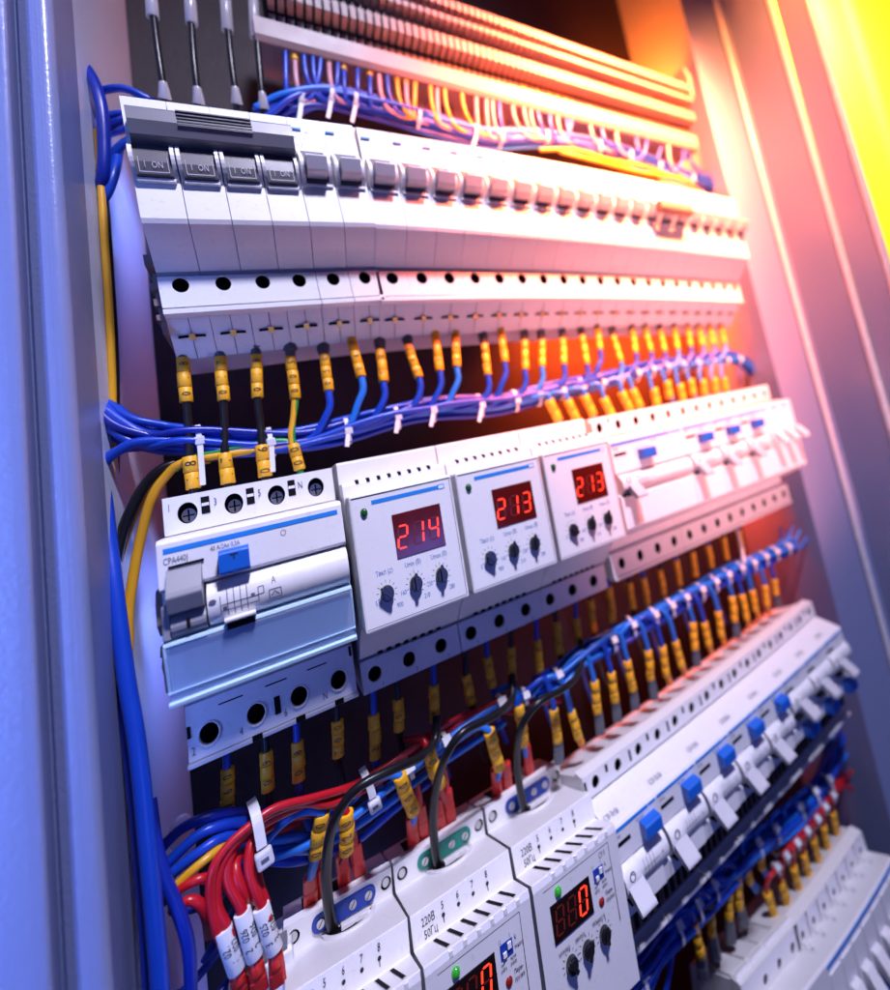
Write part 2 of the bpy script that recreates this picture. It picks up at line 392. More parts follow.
def mcb_print(root, x0=0.):
    t = MB(); t.box(x0+1.2, x0+6.2, 68.0, 68.55, 26.6, 27.8, 0)
    t.text('hager', x0+7.2, 26.4, 2.4, 68.7, 1, slope=-.05); t.text('MCN 116E', x0+2, 22, 1.9, 68.8, 1, slope=-.05); t.text('C16', x0+2, 16, 3, 69.2, 1, slope=-.05)
    t.obj('printed_marking', ['blue_print', 'faint_print'], root)
# the four-pole breaker with its grey tie bar
root = empty('four_pole_breaker', 'white four pole breaker with a dark grey bar across its toggles', 'breaker')
b = MB(); mcb_body(b, 0, 70, 4); b.obj('housing', ['white_plastic', 'hole_dark', 'brass'], root, .35)
for i in range(4):
    x = 17.5*i
    t = MB(); cheek(t, x+.3, x+1.9, -1, 10); cheek(t, x+15.6, x+17.2, -1, 10); t.box(x+1.5, x+16, 68.5, 72.2, -12.8, -11)
    t.obj('toggle_guard', 'white_plastic', root, .25)
    t = MB(); t.prism([(69, 10), (71, 10), (73.4, 2), (74.4, -4), (73.6, -10.6), (69, -11)], x+1.9, x+15.6)
    tg = t.obj('toggle', 'dark_plastic', root, .2)
    t = MB(); t.box(x+3.2, x+14.3, 74.45, 74.6, -9.6, -9.2); t.box(x+3.2, x+3.5, 74.45, 74.6, -9.2, -1.8); t.box(x+14, x+14.3, 74.45, 74.6, -9.2, -1.8)
    t.text('I', x+5.2, -7.2, 3.8, 74.7); t.text('ON', x+8.0, -7.2, 3.8, 74.7)
    t.obj('printed_marking', 'light_print', tg)
b = MB(); b.prism([(68, 24), (76, 23.6), (79.5, 21), (80.4, 14), (77.5, 7.5), (70, 6)], 2.4, 70)
bar = b.obj('tie_bar', 'grey_plastic', root, .6)
b = MB()
for i in range(5): b.box(21, 51.5, 79.2+.2*i, 80.55+.2*i*0+.1, 20.3-1.9*i, 21.1-1.9*i)
b.obj('grip_rib', 'dark_plastic', bar, .1)
b = MB()
for (z, h, a) in ((-45, 6, 60), (-56, 4, 53), (-64, 4, 52), (-72, 3, 52)): b.box(-3.2, .1, 20, a-6, z-h/2, z+h/2)
b.box(-2.0, .1, 5, 44, -80, 30)
b.obj('side_clip', 'clip_brown', root, .3)
seat(root, P1, 0, 4, 70)
# single breakers
base = empty('circuit_breaker', '', 'breaker')
b = MB(); mcb_body(b, 0, 17.5, 1); b.obj('housing', ['white_plastic', 'hole_dark', 'brass'], base, .35)
mcb_parts(base); mcb_print(base)
first = True
for n in list(range(4, 26)):
    o = base if first else copy_tree(base); first = False
    seat(o, P1, n, n+1, 17.5)
    o['group'] = 'single breakers along the top row'
    if n < 8: o['label'] = ('white breaker just right of the dark grey tie bar in the top row' if n == 4 else 'white single breaker in the top row, %s to the right of the grey tie bar' % ordn(n-4))
    else: o['label'] = ('white single breaker at the far right end of the top row' if n == 25 else 'white single breaker in the top row, %s from its right end' % ordn(25-n))
# a wide joined lever over three of the right hand toggles
b = MB(); b.prism([(80, 4), (88, 3), (89, -4), (82, -6)], 0, 38)
o = b.obj('toggle_link', 'clip_brown', None, .4)
x, z = interp(P1, 18.4); x2, z2 = interp(P1, 20.5); place(o, x, z, 0, (z2-z)/(x2-x))
tagp(o, 'brown link bar joining three toggles near the right end of the top row', 'link bar')

# ================================================================ MIDDLE ROW
# four-module residual current device
RC = [(0, 56.5), (41, 57), (41, 39.5), (60, 39.2), (71.5, 38.6), (73, 37), (73.6, 18.6), (72.6, 17.4), (68, 17), (67.5, -1), (68.5, -2), (68, -5), (60, -27), (40, -33.5), (33.8, -36), (33.8, -62), (0, -62)]
root = empty('residual_current_device', 'wide white device with grey handle, blue button and clear cover, left of the middle row', 'residual current device')
b = MB(); b.prism(RC, .2, 69.6)
b.holed(.2, 69.6, 39.8, 57, 38, 50, [(8.75+17.5*i, 48.5, 3.7, 4.9) for i in range(4)], 6)
b.holed(1.0, 69.0, -60, -36.5, 32, 41.5, [(8.75+17.5*i, -51, 3.5, 4.6) for i in range(4)], 7.2)
for i in range(4): b.ring(8.75+17.5*i, -51, 3.5, 4.6, .75, 41.4, 42.6, 0)
b.box(.6, 69.4, 32, 43, -62.4, -60.4)
b.obj('housing', ['white_plastic', 'hole_dark'], root, .45)
for i in range(4):
    t = MB(); cx = 8.75+17.5*i
    t.ell(cx, 47.3, 2.7, 3.3, 44.2, 46.2, 0, 16); t.box(cx-.35, cx+.35, 46.25, 46.3, 44.6, 50, 1); t.box(cx-2.2, cx+2.2, 46.25, 46.3, 46.9, 47.6, 1)
    t.obj('terminal_screw', ['screw_metal', 'hole_dark'], root, .15)
b = MB()
for x in (15.6, 33.1, 50.6):
    b.box(x-1.7, x+1.5, 50.1, 50.3, 46.5, 54.5); b.box(x-1.5, x+1.3, 50.3, 50.9, 50.2, 51.6, 1)
b.obj('notches', ['hole_dark', 'white_plastic'], root)
b = MB()
for x in (26, 43.5, 60.5): b.box(x-2, x+2, 42.8, 43.2, -62.2, -59.6)
b.box(33.6, 36, 41.6, 41.9, -55, -47); b.box(1.2, 2.4, 41.6, 41.9, -50, -45); b.box(67.4, 68.6, 41.6, 41.9, -42, -37)
for a, c in ((12.6, 22), (30.5, 39.6), (48, 57)): b.box(a+.2, c, 41.55, 41.7, -41.0, -40.4)
b.obj('notches', ['hole_dark', 'white_plastic'], root)
b = MB(); b.box(2.2, 67.6, 73.0, 73.35, 32.6, 34.9)
b.obj('blue_stripe', 'blue_print', root, .1)
b = MB()
b.text('1', 1.6, 50.5, 4, 50.15); b.text('3', 18.5, 49.5, 4, 50.4); b.text('5', 36, 49.5, 4, 50.4); b.text('N', 53.2, 49.5, 4, 50.4)
b.obj('printed_numbers', 'faint_print', root)
b = MB()
b.text('2', 2.2, -57.5, 4, 41.75); b.text('4', 19.5, -57.5, 4, 41.75); b.text('6', 37, -57.5, 4, 41.75); b.text('N', 53.6, -57.5, 4, 41.75)
b.obj('printed_numbers', 'faint_print', root)
b = MB()
b.text('CPA440J', 2.0, 28.3, 3.1, 73.5, 0, slope=-.03); b.text('40 A/2An 0,3A', 17.6, 29.5, 2.4, 73.45, 0, slope=-.03); b.ring(44.6, 30.2, .9, 1.2, .15, 73.5, 73.6, 0)
b.obj('printed_marking', 'faint_print', root)
# barrel
def barrel_poly(zt, zb, d0, bulge, n=12):
    c = (zt+zb)/2; h = (zt-zb)/2
    return [(d0-3, zt)]+[(d0+bulge*math.sin(math.pi*i/n), c+h*math.cos(math.pi*i/n)) for i in range(n+1)]+[(d0-3, zb)]
b = MB(); b.prism(barrel_poly(16.6, -1.6, 69, 7.5, 14), 15.2, 69.4, 0, True)
br = b.obj('barrel', 'white_plastic', root)
b = MB()
def barrel_line(mb, x0, z0, x1, z1, zt=16.6, zb=-1.6, d0=69, bul=7.5, w=.16, mi=0, k=6):
    c = (zt+zb)/2; h = (zt-zb)/2; L = math.hypot(x1-x0, z1-z0); nx, nz = -(z1-z0)/L*w, (x1-x0)/L*w
    v = []
    for i in range(k+1):
        t = i/k; x = x0+(x1-x0)*t; z = z0+(z1-z0)*t
        for s in (-1, 1):
            zz = z+nz*s; q = max(0, 1-((zz-c)/h)**2)
            v.append((x+nx*s, -(d0+bul*math.sqrt(q)+.12), zz))
    mb.add(v, [(2*i, 2*i+1, 2*i+3, 2*i+2) for i in range(k)], mi)
for j in range(4): barrel_line(b, 22+j*2.3, 12.5, 22+j*2.3, 1.2)
for z in (6.2, 3.6): barrel_line(b, 20, z, 33, z, w=.2)
for a, c, e, g in ((19.6, 10, 19.6, 2.5), (33, 9.5, 33, 3.6), (33, 9.5, 35, 9.5), (35, 9.5, 35, 6.4), (33, 6.4, 35, 6.4), (36.9, 6.8, 41.4, 6.8), (36.9, 3, 41.4, 3), (36.9, 3, 36.9, 6.8), (41.4, 3, 41.4, 6.8), (37.6, 4, 39, 6), (39, 6, 40.6, 4)):
    barrel_line(b, a, c, e, g)
for (x, z) in ((21, 4.6), (31, 6.8)):
    barrel_line(b, x-.7, z, x+.7, z, w=.8)
b.text('A', 38, 9.2, 3.6, 76.4, 0, slope=-.25)
b.obj('wiring_diagram', 'faint_print', br)
b = MB(); b.prism(barrel_poly(8, -1.8, 70, 6.5, 10), 3.2, 14.6); b.box(0.4, 3.0, 69, 75, -1.6, 12)
b.obj('handle_drum', 'handle_grey', root, .4)
b = MB(); b.box(8.3, 9.4, 76.2, 76.9, 1.0, 5.2); b.obj('off_mark', 'hole_dark', root)
b = MB(); b.prism([(72, 26), (75.5, 25.6), (81, 17.4), (82, 15.2), (79, 8.6), (76, 8), (71, 9)], 3.0, 14.4)
b.obj('handle', 'handle_grey', root, .5)
b = MB(); b.box(3.6, 15.2, 73.3, 74.2, 26.3, 27.4); b.obj('handle_slot', 'hole_dark', root)
b = MB(); b.prism([(72, 29), (79.8, 28.6), (81, 27.4), (80.4, 19.4), (79, 18.2), (72, 18)], 20.6, 31.2)
bt = b.obj('test_button', 'blue_plastic', root, .5)
b = MB(); b.box(24.5, 27.4, 80.9, 81.1, 26.2, 26.7); b.box(25.7, 26.2, 80.8, 81.05, 24.6, 26.2); b.obj('test_mark', 'black_print', bt)
b = MB(); b.prism([(69, -.6), (77.4, .8), (78.4, -.2), (78.2, -1.2), (69, -3.4)], 20.6, 31.4); b.obj('label_clip', 'white_plastic', root, .2)
b = MB(); b.prism([(69, -3.5), (76.6, -2.0), (76.0, -4.6), (69, -5.4)], 21.2, 30.8); b.obj('clip_recess', 'hole_dark', root)
b = MB(); b.ell(17.0, 8.6, 1.3, 1.0, 74.5, 76.9, 0, 14); b.obj('seal_hole', 'faint_print', root)
# hinged transparent flap over the lower half
b = MB()
b.prism([(68.5, -1.6), (73.6, -2.4), (74.4, -4), (69.2, -26.4), (67.4, -28.4), (62, -29.2), (62, -28.2), (66.9, -27.3), (68.1, -25.8), (73.2, -4.2), (72.4, -3.3), (68.5, -2.5)], .2, 69.4)
cc = b.obj('clear_cover', 'clear_cover', root, .2)
b = MB(); b.prism([(66.4, -29.6), (70.4, -28.6), (71, -27), (68.4, -26.2)], .1, 69.5); b.prism([(68.9, -23.6), (70.6, -23.2), (70.8, -22.6), (69, -22.6)], .1, 69.5); b.prism([(73.6, -4.4), (74.8, -4), (74.6, -2.6), (73.2, -2.4)], .2, 69.4)
b.prism([(69, -24), (74.6, -4), (73.6, -3.8), (68, -24)], .0, .9); b.prism([(69, -24), (74.6, -4), (73.6, -3.8), (68, -24)], 68.7, 69.6)
b.obj('rim_highlight', 'cover_highlight', cc, .15)  # pale strips that paint highlights along the cover's edges
b = MB(); b.prism([(66, -3.4), (70.2, -3.8), (71.2, -5.2), (70.8, -8.4), (65.5, -9)], 1.0, 68.8); b.obj('label_holder', 'white_plastic', root, .5)  # white roll added to paint the highlight band under the cover
b = MB()
b.prism([(38, 20), (63, 18), (66, 13), (66, 4), (60, -1), (38, -1)], -2.4, .2)
b.prism([(38, -5), (61, -5), (63, -9), (58, -10), (61, -13), (58, -17), (56, -25), (38, -27)], -2.6, .2)
b.obj('side_clip', 'clip_brown', root, .5)
seat(root, P2, 0, 4, 70)

# ---- seven segment digits
SEG = {'0': 'abcdef', '1': 'bc', '2': 'abged', '3': 'abgcd', '4': 'fgbc', '8': 'abcdefg', ' ': ''}
def seven(on, off, ch, cx, cz, w, h, d, t=.75, slant=.10):
    pos = {'a': (0, h/2, 1), 'g': (0, 0, 1), 'd': (0, -h/2, 1), 'f': (-w/2, h/4, 0), 'b': (w/2, h/4, 0), 'e': (-w/2, -h/4, 0), 'c': (w/2, -h/4, 0)}
    for s, (px, pz, hor) in pos.items():
        L = (w if hor else h/2)/2-.35
        q = [(-L, 0), (-L+t*.5, t*.55), (L-t*.5, t*.55), (L, 0), (L-t*.5, -t*.55), (-L+t*.5, -t*.55)]
        if not hor: q = [(b_, a_) for a_, b_ in q]
        (on if s in SEG[ch] else off).plate([(cx+px+a_+(pz+b_)*slant, cz+pz+b_) for a_, b_ in q], d, d+.06)
def knob(root, cx, cz, rx, rz, d, ang, ticks='violet_print', body='knob_black'):
    t = MB(); t.ell(cx, cz, rx, rz, d, d+2.6, 0, 22); t.ell(cx, cz, rx*.82, rz*.82, d+2.6, d+3.4, 0, 22)
    k = t.obj('adjustment_knob', body, root, .3)
    c, s = math.cos(ang), math.sin(ang); asp = rz/rx
    def pt(a, b_): return (cx+(a*c-b_*s), cz+(a*s+b_*c)*asp)
    t = MB(); t.plate([pt(-rx*.8, -.8), pt(rx*1.15, -.75), pt(rx*1.4, -.3), pt(rx*1.4, .3), pt(rx*1.15, .75), pt(-rx*.8, .8)], d+3.4, d+5)
    t.obj('pointer', body, k, .25)
    t = MB()
    for i in range(11):
        a = math.radians(225-27*i); 
        c2, s2 = math.cos(a), math.sin(a); r0, r1 = rx*1.28, rx*1.62
        v = [(cx+r0*c2-.12*s2, cz+(r0*s2+.12*c2)*asp), (cx+r0*c2+.12*s2, cz+(r0*s2-.12*c2)*asp), (cx+r1*c2+.12*s2, cz+(r1*s2-.12*c2)*asp), (cx+r1*c2-.12*s2, cz+(r1*s2+.12*c2)*asp)]
        t.plate(v, d, d+.05)
    t.obj('dial_scale', ticks, k)
# three voltage relays
VM = [(-5, 58), (49, 58.4), (50, 57.4), (50, 46.4), (63, 46.4), (64.5, 45), (65.5, 37), (65.5, -26.5), (52, -35.5), (40, -46.5), (30, -48), (30, -66), (-5, -66)]
def vrelay(val, lab):
    root = empty('voltage_relay', lab, 'voltage relay', 'voltage relays with red number displays')
    b = MB(); b.prism(VM, .3, 52.2)
    b.holed(.3, 52.2, -65.6, -49, 30, 37, [(6.6, -57.2, 3.2, 3.9), (24.1, -57.2, 3.2, 3.9), (41.6, -57.2, 3.2, 3.9)], 6.7)
    for x in (6.6, 24.1, 41.6): b.ring(x, -57.2, 3.2, 3.9, .6, 36.9, 37.5)
    b.obj('housing', ['white_plastic', 'hole_dark'], root, .5)
    b = MB()
    for i in range(8): b.prism([(61.5, 47.3), (64.6, 46.6), (64.9, 45.0), (64.2, 44.8), (62.2, 46.2)], 6.5+5.2*i, 8.0+5.2*i)
    b.obj('vent_grille', 'hole_dark', root)
    b = MB()
    for i in range(8): b.box(9+4.4*i, 11.2+4.4*i, 38.5, 41.2, -47.2, -45.6)
    b.obj('vent_grille', 'hole_dark', root)
    b = MB(); b.box(.7, 50.9, 60, 78.4, -27.2, 39.4)
    fp = b.obj('front_panel', 'white_plastic', root, 1.1)
    b = MB(); b.box(1.8, 50.2, 78.45, 78.5, 37.3, 37.9); b.obj('panel_line', 'groove_dark', fp)
    b = MB(); b.box(1.8, 49.6, 78.45, 78.5, -25.4, -25.15); b.box(49.4, 49.7, 78.45, 78.5, -25.2, 37); b.obj('panel_edge', 'faint_print', fp)
    b = MB(); b.box(10.6, 45.5, 78.45, 78.55, 32.9, 35.0); b.box(43, 46.6, 78.45, 78.5, 32.6, 35.3); b.obj('blue_stripe', 'blue_print', fp)
    b = MB(); b.box(43.6, 46.2, 78.56, 78.6, 33.1, 34.8); b.obj('stripe_tip', 'label_white', fp)
    b = MB(); b.dome(6.8, 29.8, 1.7, 2.4, 78.4, 1.8); b.obj('indicator_light', 'led_green', fp)
    b = MB(); b.box(18.8, 42.8, 78.5, 78.9, 3.2, 25.4); dp = b.obj('display', 'led_glass', fp, .1)
    on, off = MB(), MB()
    for ch, cx in zip(val, (22.6, 30.4, 38.0)): seven(on, off, ch, cx, 13.4, 4.3, 11.0, 78.95)
    on.obj('lit_segment', 'segment_on', dp); off.obj('dark_segment', 'segment_off', dp)
    for cx, an in ((12.0, 140), (25.4, 90), (38.2, 90)): knob(fp, cx, -11.2, 2.9, 4.0, 78.4, math.radians(an))
    b = MB()
    for t_, x in (('Tвкл (с)', 12.0), ('Umin (В)', 25.4), ('Umax (В)', 38.4)): b.text(t_, x, -2.2, 2.9, 78.5, 0, align='C')
    for t_, x, z in (('5', 6.4, -15.6), ('900', 15.6, -19.8), ('160', 17.8, -14.8), ('210', 28.6, -19.8), ('230', 30.6, -14.8), ('280', 41.2, -19.8)): b.text(t_, x, z, 2.7, 78.5)
    b.obj('printed_marking', 'violet_print', fp)
    b = MB()
    for i in range(3): b.text(str(i+1), 9.5+17.5*i, -64.8, 2.6, 37.1)
    b.obj('printed_numbers', 'black_print', root)
    return root
_vx = [69.6, 122.0, 176.2, 228.6]
for i, (val, lab) in enumerate((('214', 'white voltage relay whose red display reads 214'), ('213', 'white voltage relay reading 213, between the 214 relay and another relay'), ('213', 'white voltage relay reading 213 beside the blue-buttoned breakers'))):
    o = vrelay(val, lab); za = interp(P2, 4+3*i)[1]; zb = interp(P2, 7+3*i)[1]
    place(o, _vx[i], -218.4, 0, 0, (_vx[i+1]-_vx[i])/52.5)

# residual breakers
def rcbo(root, w, nh, hz=49, style=2, off=0, btn_x=20, lever_x=3.5):
    """w wide breaker with round terminals, barrel, lever and blue test button"""
    b = MB()
    if style == 2: poly = [(0, 56), (41, 57), (41, 41), (60, 39.5), (71, 38), (71.6, 36.5), (71.8, 14), (68, 13.2), (67.6, -.6), (71.5, -1.4), (72.5, -3), (72.2, -24), (70.8, -26.4), (48, -33.5), (36, -36), (36, -61), (0, -61)]
    else: poly = [(-12, 38), (10, 44.8), (40, 55), (40, 43.6), (60, 39.6), (71, 36.9), (72, 35.5), (71.6, 17.4), (68, 16.6), (67.6, -.4), (70.5, -1.2), (71.5, -2.6), (70.2, -11.2), (67.5, -13.4), (50, -20), (47, -40), (44, -45), (36, -46), (36, -60), (-12, -60)]
    b.prism(poly, .15, w-.15)
    k = nh; cw = w/k
    if style == 2:
        b.holed(.15, w-.15, 41.5, 57, 38, 50, [(cw*(i+.5), 49, 2.9, 4.1) for i in range(k)], 8)
        b.holed(.15, w-.15, -60, -44, 34, 42, [(cw*(i+.5), -52, 2.9, 4.1) for i in range(k)], 5.8)
        b.box(.15, w-.15, 34, 43.4, -62.6, -60.2)
    else:
        b.holed(.15, w-.15, 43.8, 56.6, 38, 48.3, [(cw*(i+.5), 50, 2.7, 3.9) for i in range(k)], 8)
        b.prism([(40, 55), (48.3, 56.65), (48.3, 56.5), (40, 54)], .15, w-.15)
    b.obj('housing', ['white_plastic', 'hole_dark'], root, .4)
    b = MB(); s = MB(); dn = 50.15 if style == 2 else 48.5
    for i in range(k//2 if k > 1 else 1):
        x = cw*(2*i+1)
        b.box(x-.9, x+.9, dn-.1, dn, 51.0, 55.5)
    for x in (1.2,): b.box(x-.7, x+.8, dn-.1, dn, 47.0, 54.0)
    b.obj('notches', 'hole_dark', root)
    b = MB(); d = 71.9 if style == 2 else 72.0
    b.box(.8, w*.80, d, d+.25, 33.8, 35.6); b.box(w*.82, w*.97, d, d+.2, 34, 35.4)
    b.obj('blue_stripe', 'blue_print', root)
    b = MB()
    if style == 3:
        for i in range(3): b.text('AC 230V~ 50Hz 4,5kA', 2+i, 38.3+i*.05, 1.5, 66-i*5, 0, slope=-3.0) if i == 0 else None
    b.text('CD240J', 1.8, 30.4 if style == 3 else 30.6, 2.0, d+.05); b.text('40A 0,03A', w*.52, 30.9, 1.9, d+.05)
    b.obj('printed_marking', 'faint_print', root)
    b = MB(); b.box(2.2, 12.8, d-.2, d+.12, 26.2, 28.2); b.obj('label_slot', 'hole_dark', root)
    zt, zb = (12.8, -1) if style == 2 else (16.8, -.2)
    if off: zt += 8; zb += 9
    b = MB(); b.prism(barrel_poly(zt, zb, 68.5, 7.2, 12), 12.4, w-.3, 0, True); bb = b.obj('barrel', 'white_plastic', root)
    b = MB(); c = (zt+zb)/2
    for j in range(4): barrel_line(b, 16+j*2.4, zt-3.5, 16+j*2.4, zb+4, zt, zb, 68.5, 7.2, .13)
    barrel_line(b, 14.6, c+.4, 27, c+.4, zt, zb, 68.5, 7.2, .15); barrel_line(b, 14.6, c-2.4, 27, c-2.4, zt, zb, 68.5, 7.2, .15)
    b.text('30mA', 14, c+2.6, 2.2, 75.2, 0, slope=-.35); b.text('A', 29, c, 2.6, 75.9)
    b.obj('wiring_diagram', 'faint_print', bb)
    b = MB(); b.prism(barrel_poly(zt+.4, zb-.2, 68.8, 8.4, 12), 1.4, 12.0, 0, True); kn = b.obj('toggle_drum', 'white_plastic', root)
    b = MB(); b.ring(6.6, c+3.2, 1.5, 2.3, .45, 77.0, 77.25); b.obj('off_mark', 'black_print', kn)
    b = MB(); b.box(2.4, 11, 69, 77.3, zb-1.0, zb+.2); b.obj('drum_gap', 'hole_dark', kn)
    b = MB()
    if style == 2: b.prism([(72, c+1), (76, c+1.2), (84.6, -1.6), (85.4, -3.2), (84.4, -4.4), (82, -4.4), (74, c-5)], lever_x, lever_x+8.4)
    else: b.prism([(73, c-1), (77.2, c-.4), (87.6, 0.2+(8 if off else 0)), (88, -1.2+(8 if off else 0)), (86.2, -2.4+(8 if off else 0)), (75, c-6)], lever_x, lever_x+10.6)
    b.obj('toggle_lever', 'lever_grey', root, .7)
    if not off:
        zb0, zb1 = ((20.4, 27.6) if style == 2 else (22.4, 30.4))
        b = MB(); b.prism([(71, zb1), (78.5, zb1-.2), (79.4, zb1-1.2), (79, zb0+.4), (78, zb0-.4), (71, zb0-.6)], btn_x, btn_x+12); b.obj('test_button', 'blue_plastic', root, .5)
    else:
        b = MB(); b.prism([(70, -1.8), (80, -2), (80.6, -3), (80.2, -9), (79, -9.8), (69, -10)], btn_x-3, btn_x+9); b.obj('test_button', 'blue_plastic', root, .5)
    if style == 3:
        b = MB(); b.prism([(50, -21.5), (52.5, -22.5), (51, -39), (48.5, -39.5)], .4, w-.4)
        b.prism([(44, -45), (54, -44.2), (54.4, -46.4), (44, -47.6)], .2, w-.2, 1)
        b.prism([(60, -15.6), (62.4, -16.0), (62, -18.6), (58, -18.6)], .2, w-.2, 1)
        b.obj('terminal_guard', ['clip_brown', 'white_plastic'], root, .3)
        b = MB()
        for i in range(6): b.prism([(52, -24), (53.2, -24.6), (52, -36.5), (50.5, -36)], 2.2+5.6*i, 5.0+5.6*i)
        b.obj('contact_slots', 'hole_dark', root)
    if style == 3 and not off:
        b = MB(); b.box(16.4, 29.6, 70.5, 73.0, -9.6, 5.6); b.obj('label_holder', 'white_plastic', root, .4)
        b = MB(); b.box(17.6, 28.6, 72.95, 73.15, 2.2, 4.4); b.obj('label_slot', 'hole_dark', root)
    return root
root = empty('residual_current_breaker', 'wide white breaker with a blue button right of the last voltage relay', 'residual current breaker')
rcbo(root, 70, 4, btn_x=23, lever_x=6); seat(root, P2, 13, 17, 70)
b1 = empty('residual_current_breaker', '', 'residual current breaker'); rcbo(b1, 35, 2, btn_x=15, lever_x=3.5)
for i, n in enumerate((17, 19, 21)):
    o = b1 if i == 0 else copy_tree(b1); seat(o, P2, n, n+2, 35); o['group'] = 'two module breakers at the right of the middle row'
    o['label'] = ['narrow blue-buttoned breaker directly right of the wide blue-buttoned one in the middle row', 'middle one of the three narrow blue-buttoned breakers in the middle row', 'narrow blue-buttoned breaker directly left of the three hook-levered breakers in the middle row'][i]
M2 = [(0, 56), (41, 57), (41, 41), (60, 39.5), (71, 38), (71.6, 36.5), (72.2, -24), (70.8, -26.4), (48, -33.5), (36, -36), (36, -61), (0, -61)]
base = empty('circuit_breaker', '', 'breaker')
b = MB(); b.prism(M2, .15, 17.35)
b.holed(.15, 17.35, 41.5, 57, 38, 50, [(8.75, 49, 2.9, 4.1)], 8); b.holed(.15, 17.35, -60, -44, 34, 42, [(8.75, -52, 2.9, 4.1)], 5.8)
b.box(.15, 17.35, 34, 43.4, -62.6, -60.2)
b.obj('housing', ['white_plastic', 'hole_dark'], base, .4)
b = MB(); b.prism(barrel_poly(13, -1, 71.5, 5, 10), 3, 14.6, 0, True); b.prism([(74, 12), (78, 12.6), (85.6, 5), (86.6, 1.6), (84.8, .4), (81.5, 4), (75, 5)], 5, 13)
b.obj('toggle_lever', 'white_plastic', base, .5)
b = MB(); b.box(1.5, 8, 71.8, 72.1, 33.8, 35.2); b.obj('blue_stripe', 'blue_print', base)
for i, n in enumerate((23, 24, 25)):
    o = base if i == 0 else copy_tree(base); seat(o, P2, n, n+1, 17.5); o['group'] = 'hook-levered breakers at the right end of the middle row'
    o['label'] = ['leftmost of the three hook-levered breakers ending the middle row', 'middle one of the three hook-levered breakers ending the middle row', 'hook-levered breaker at the very right end of the middle row'][i]
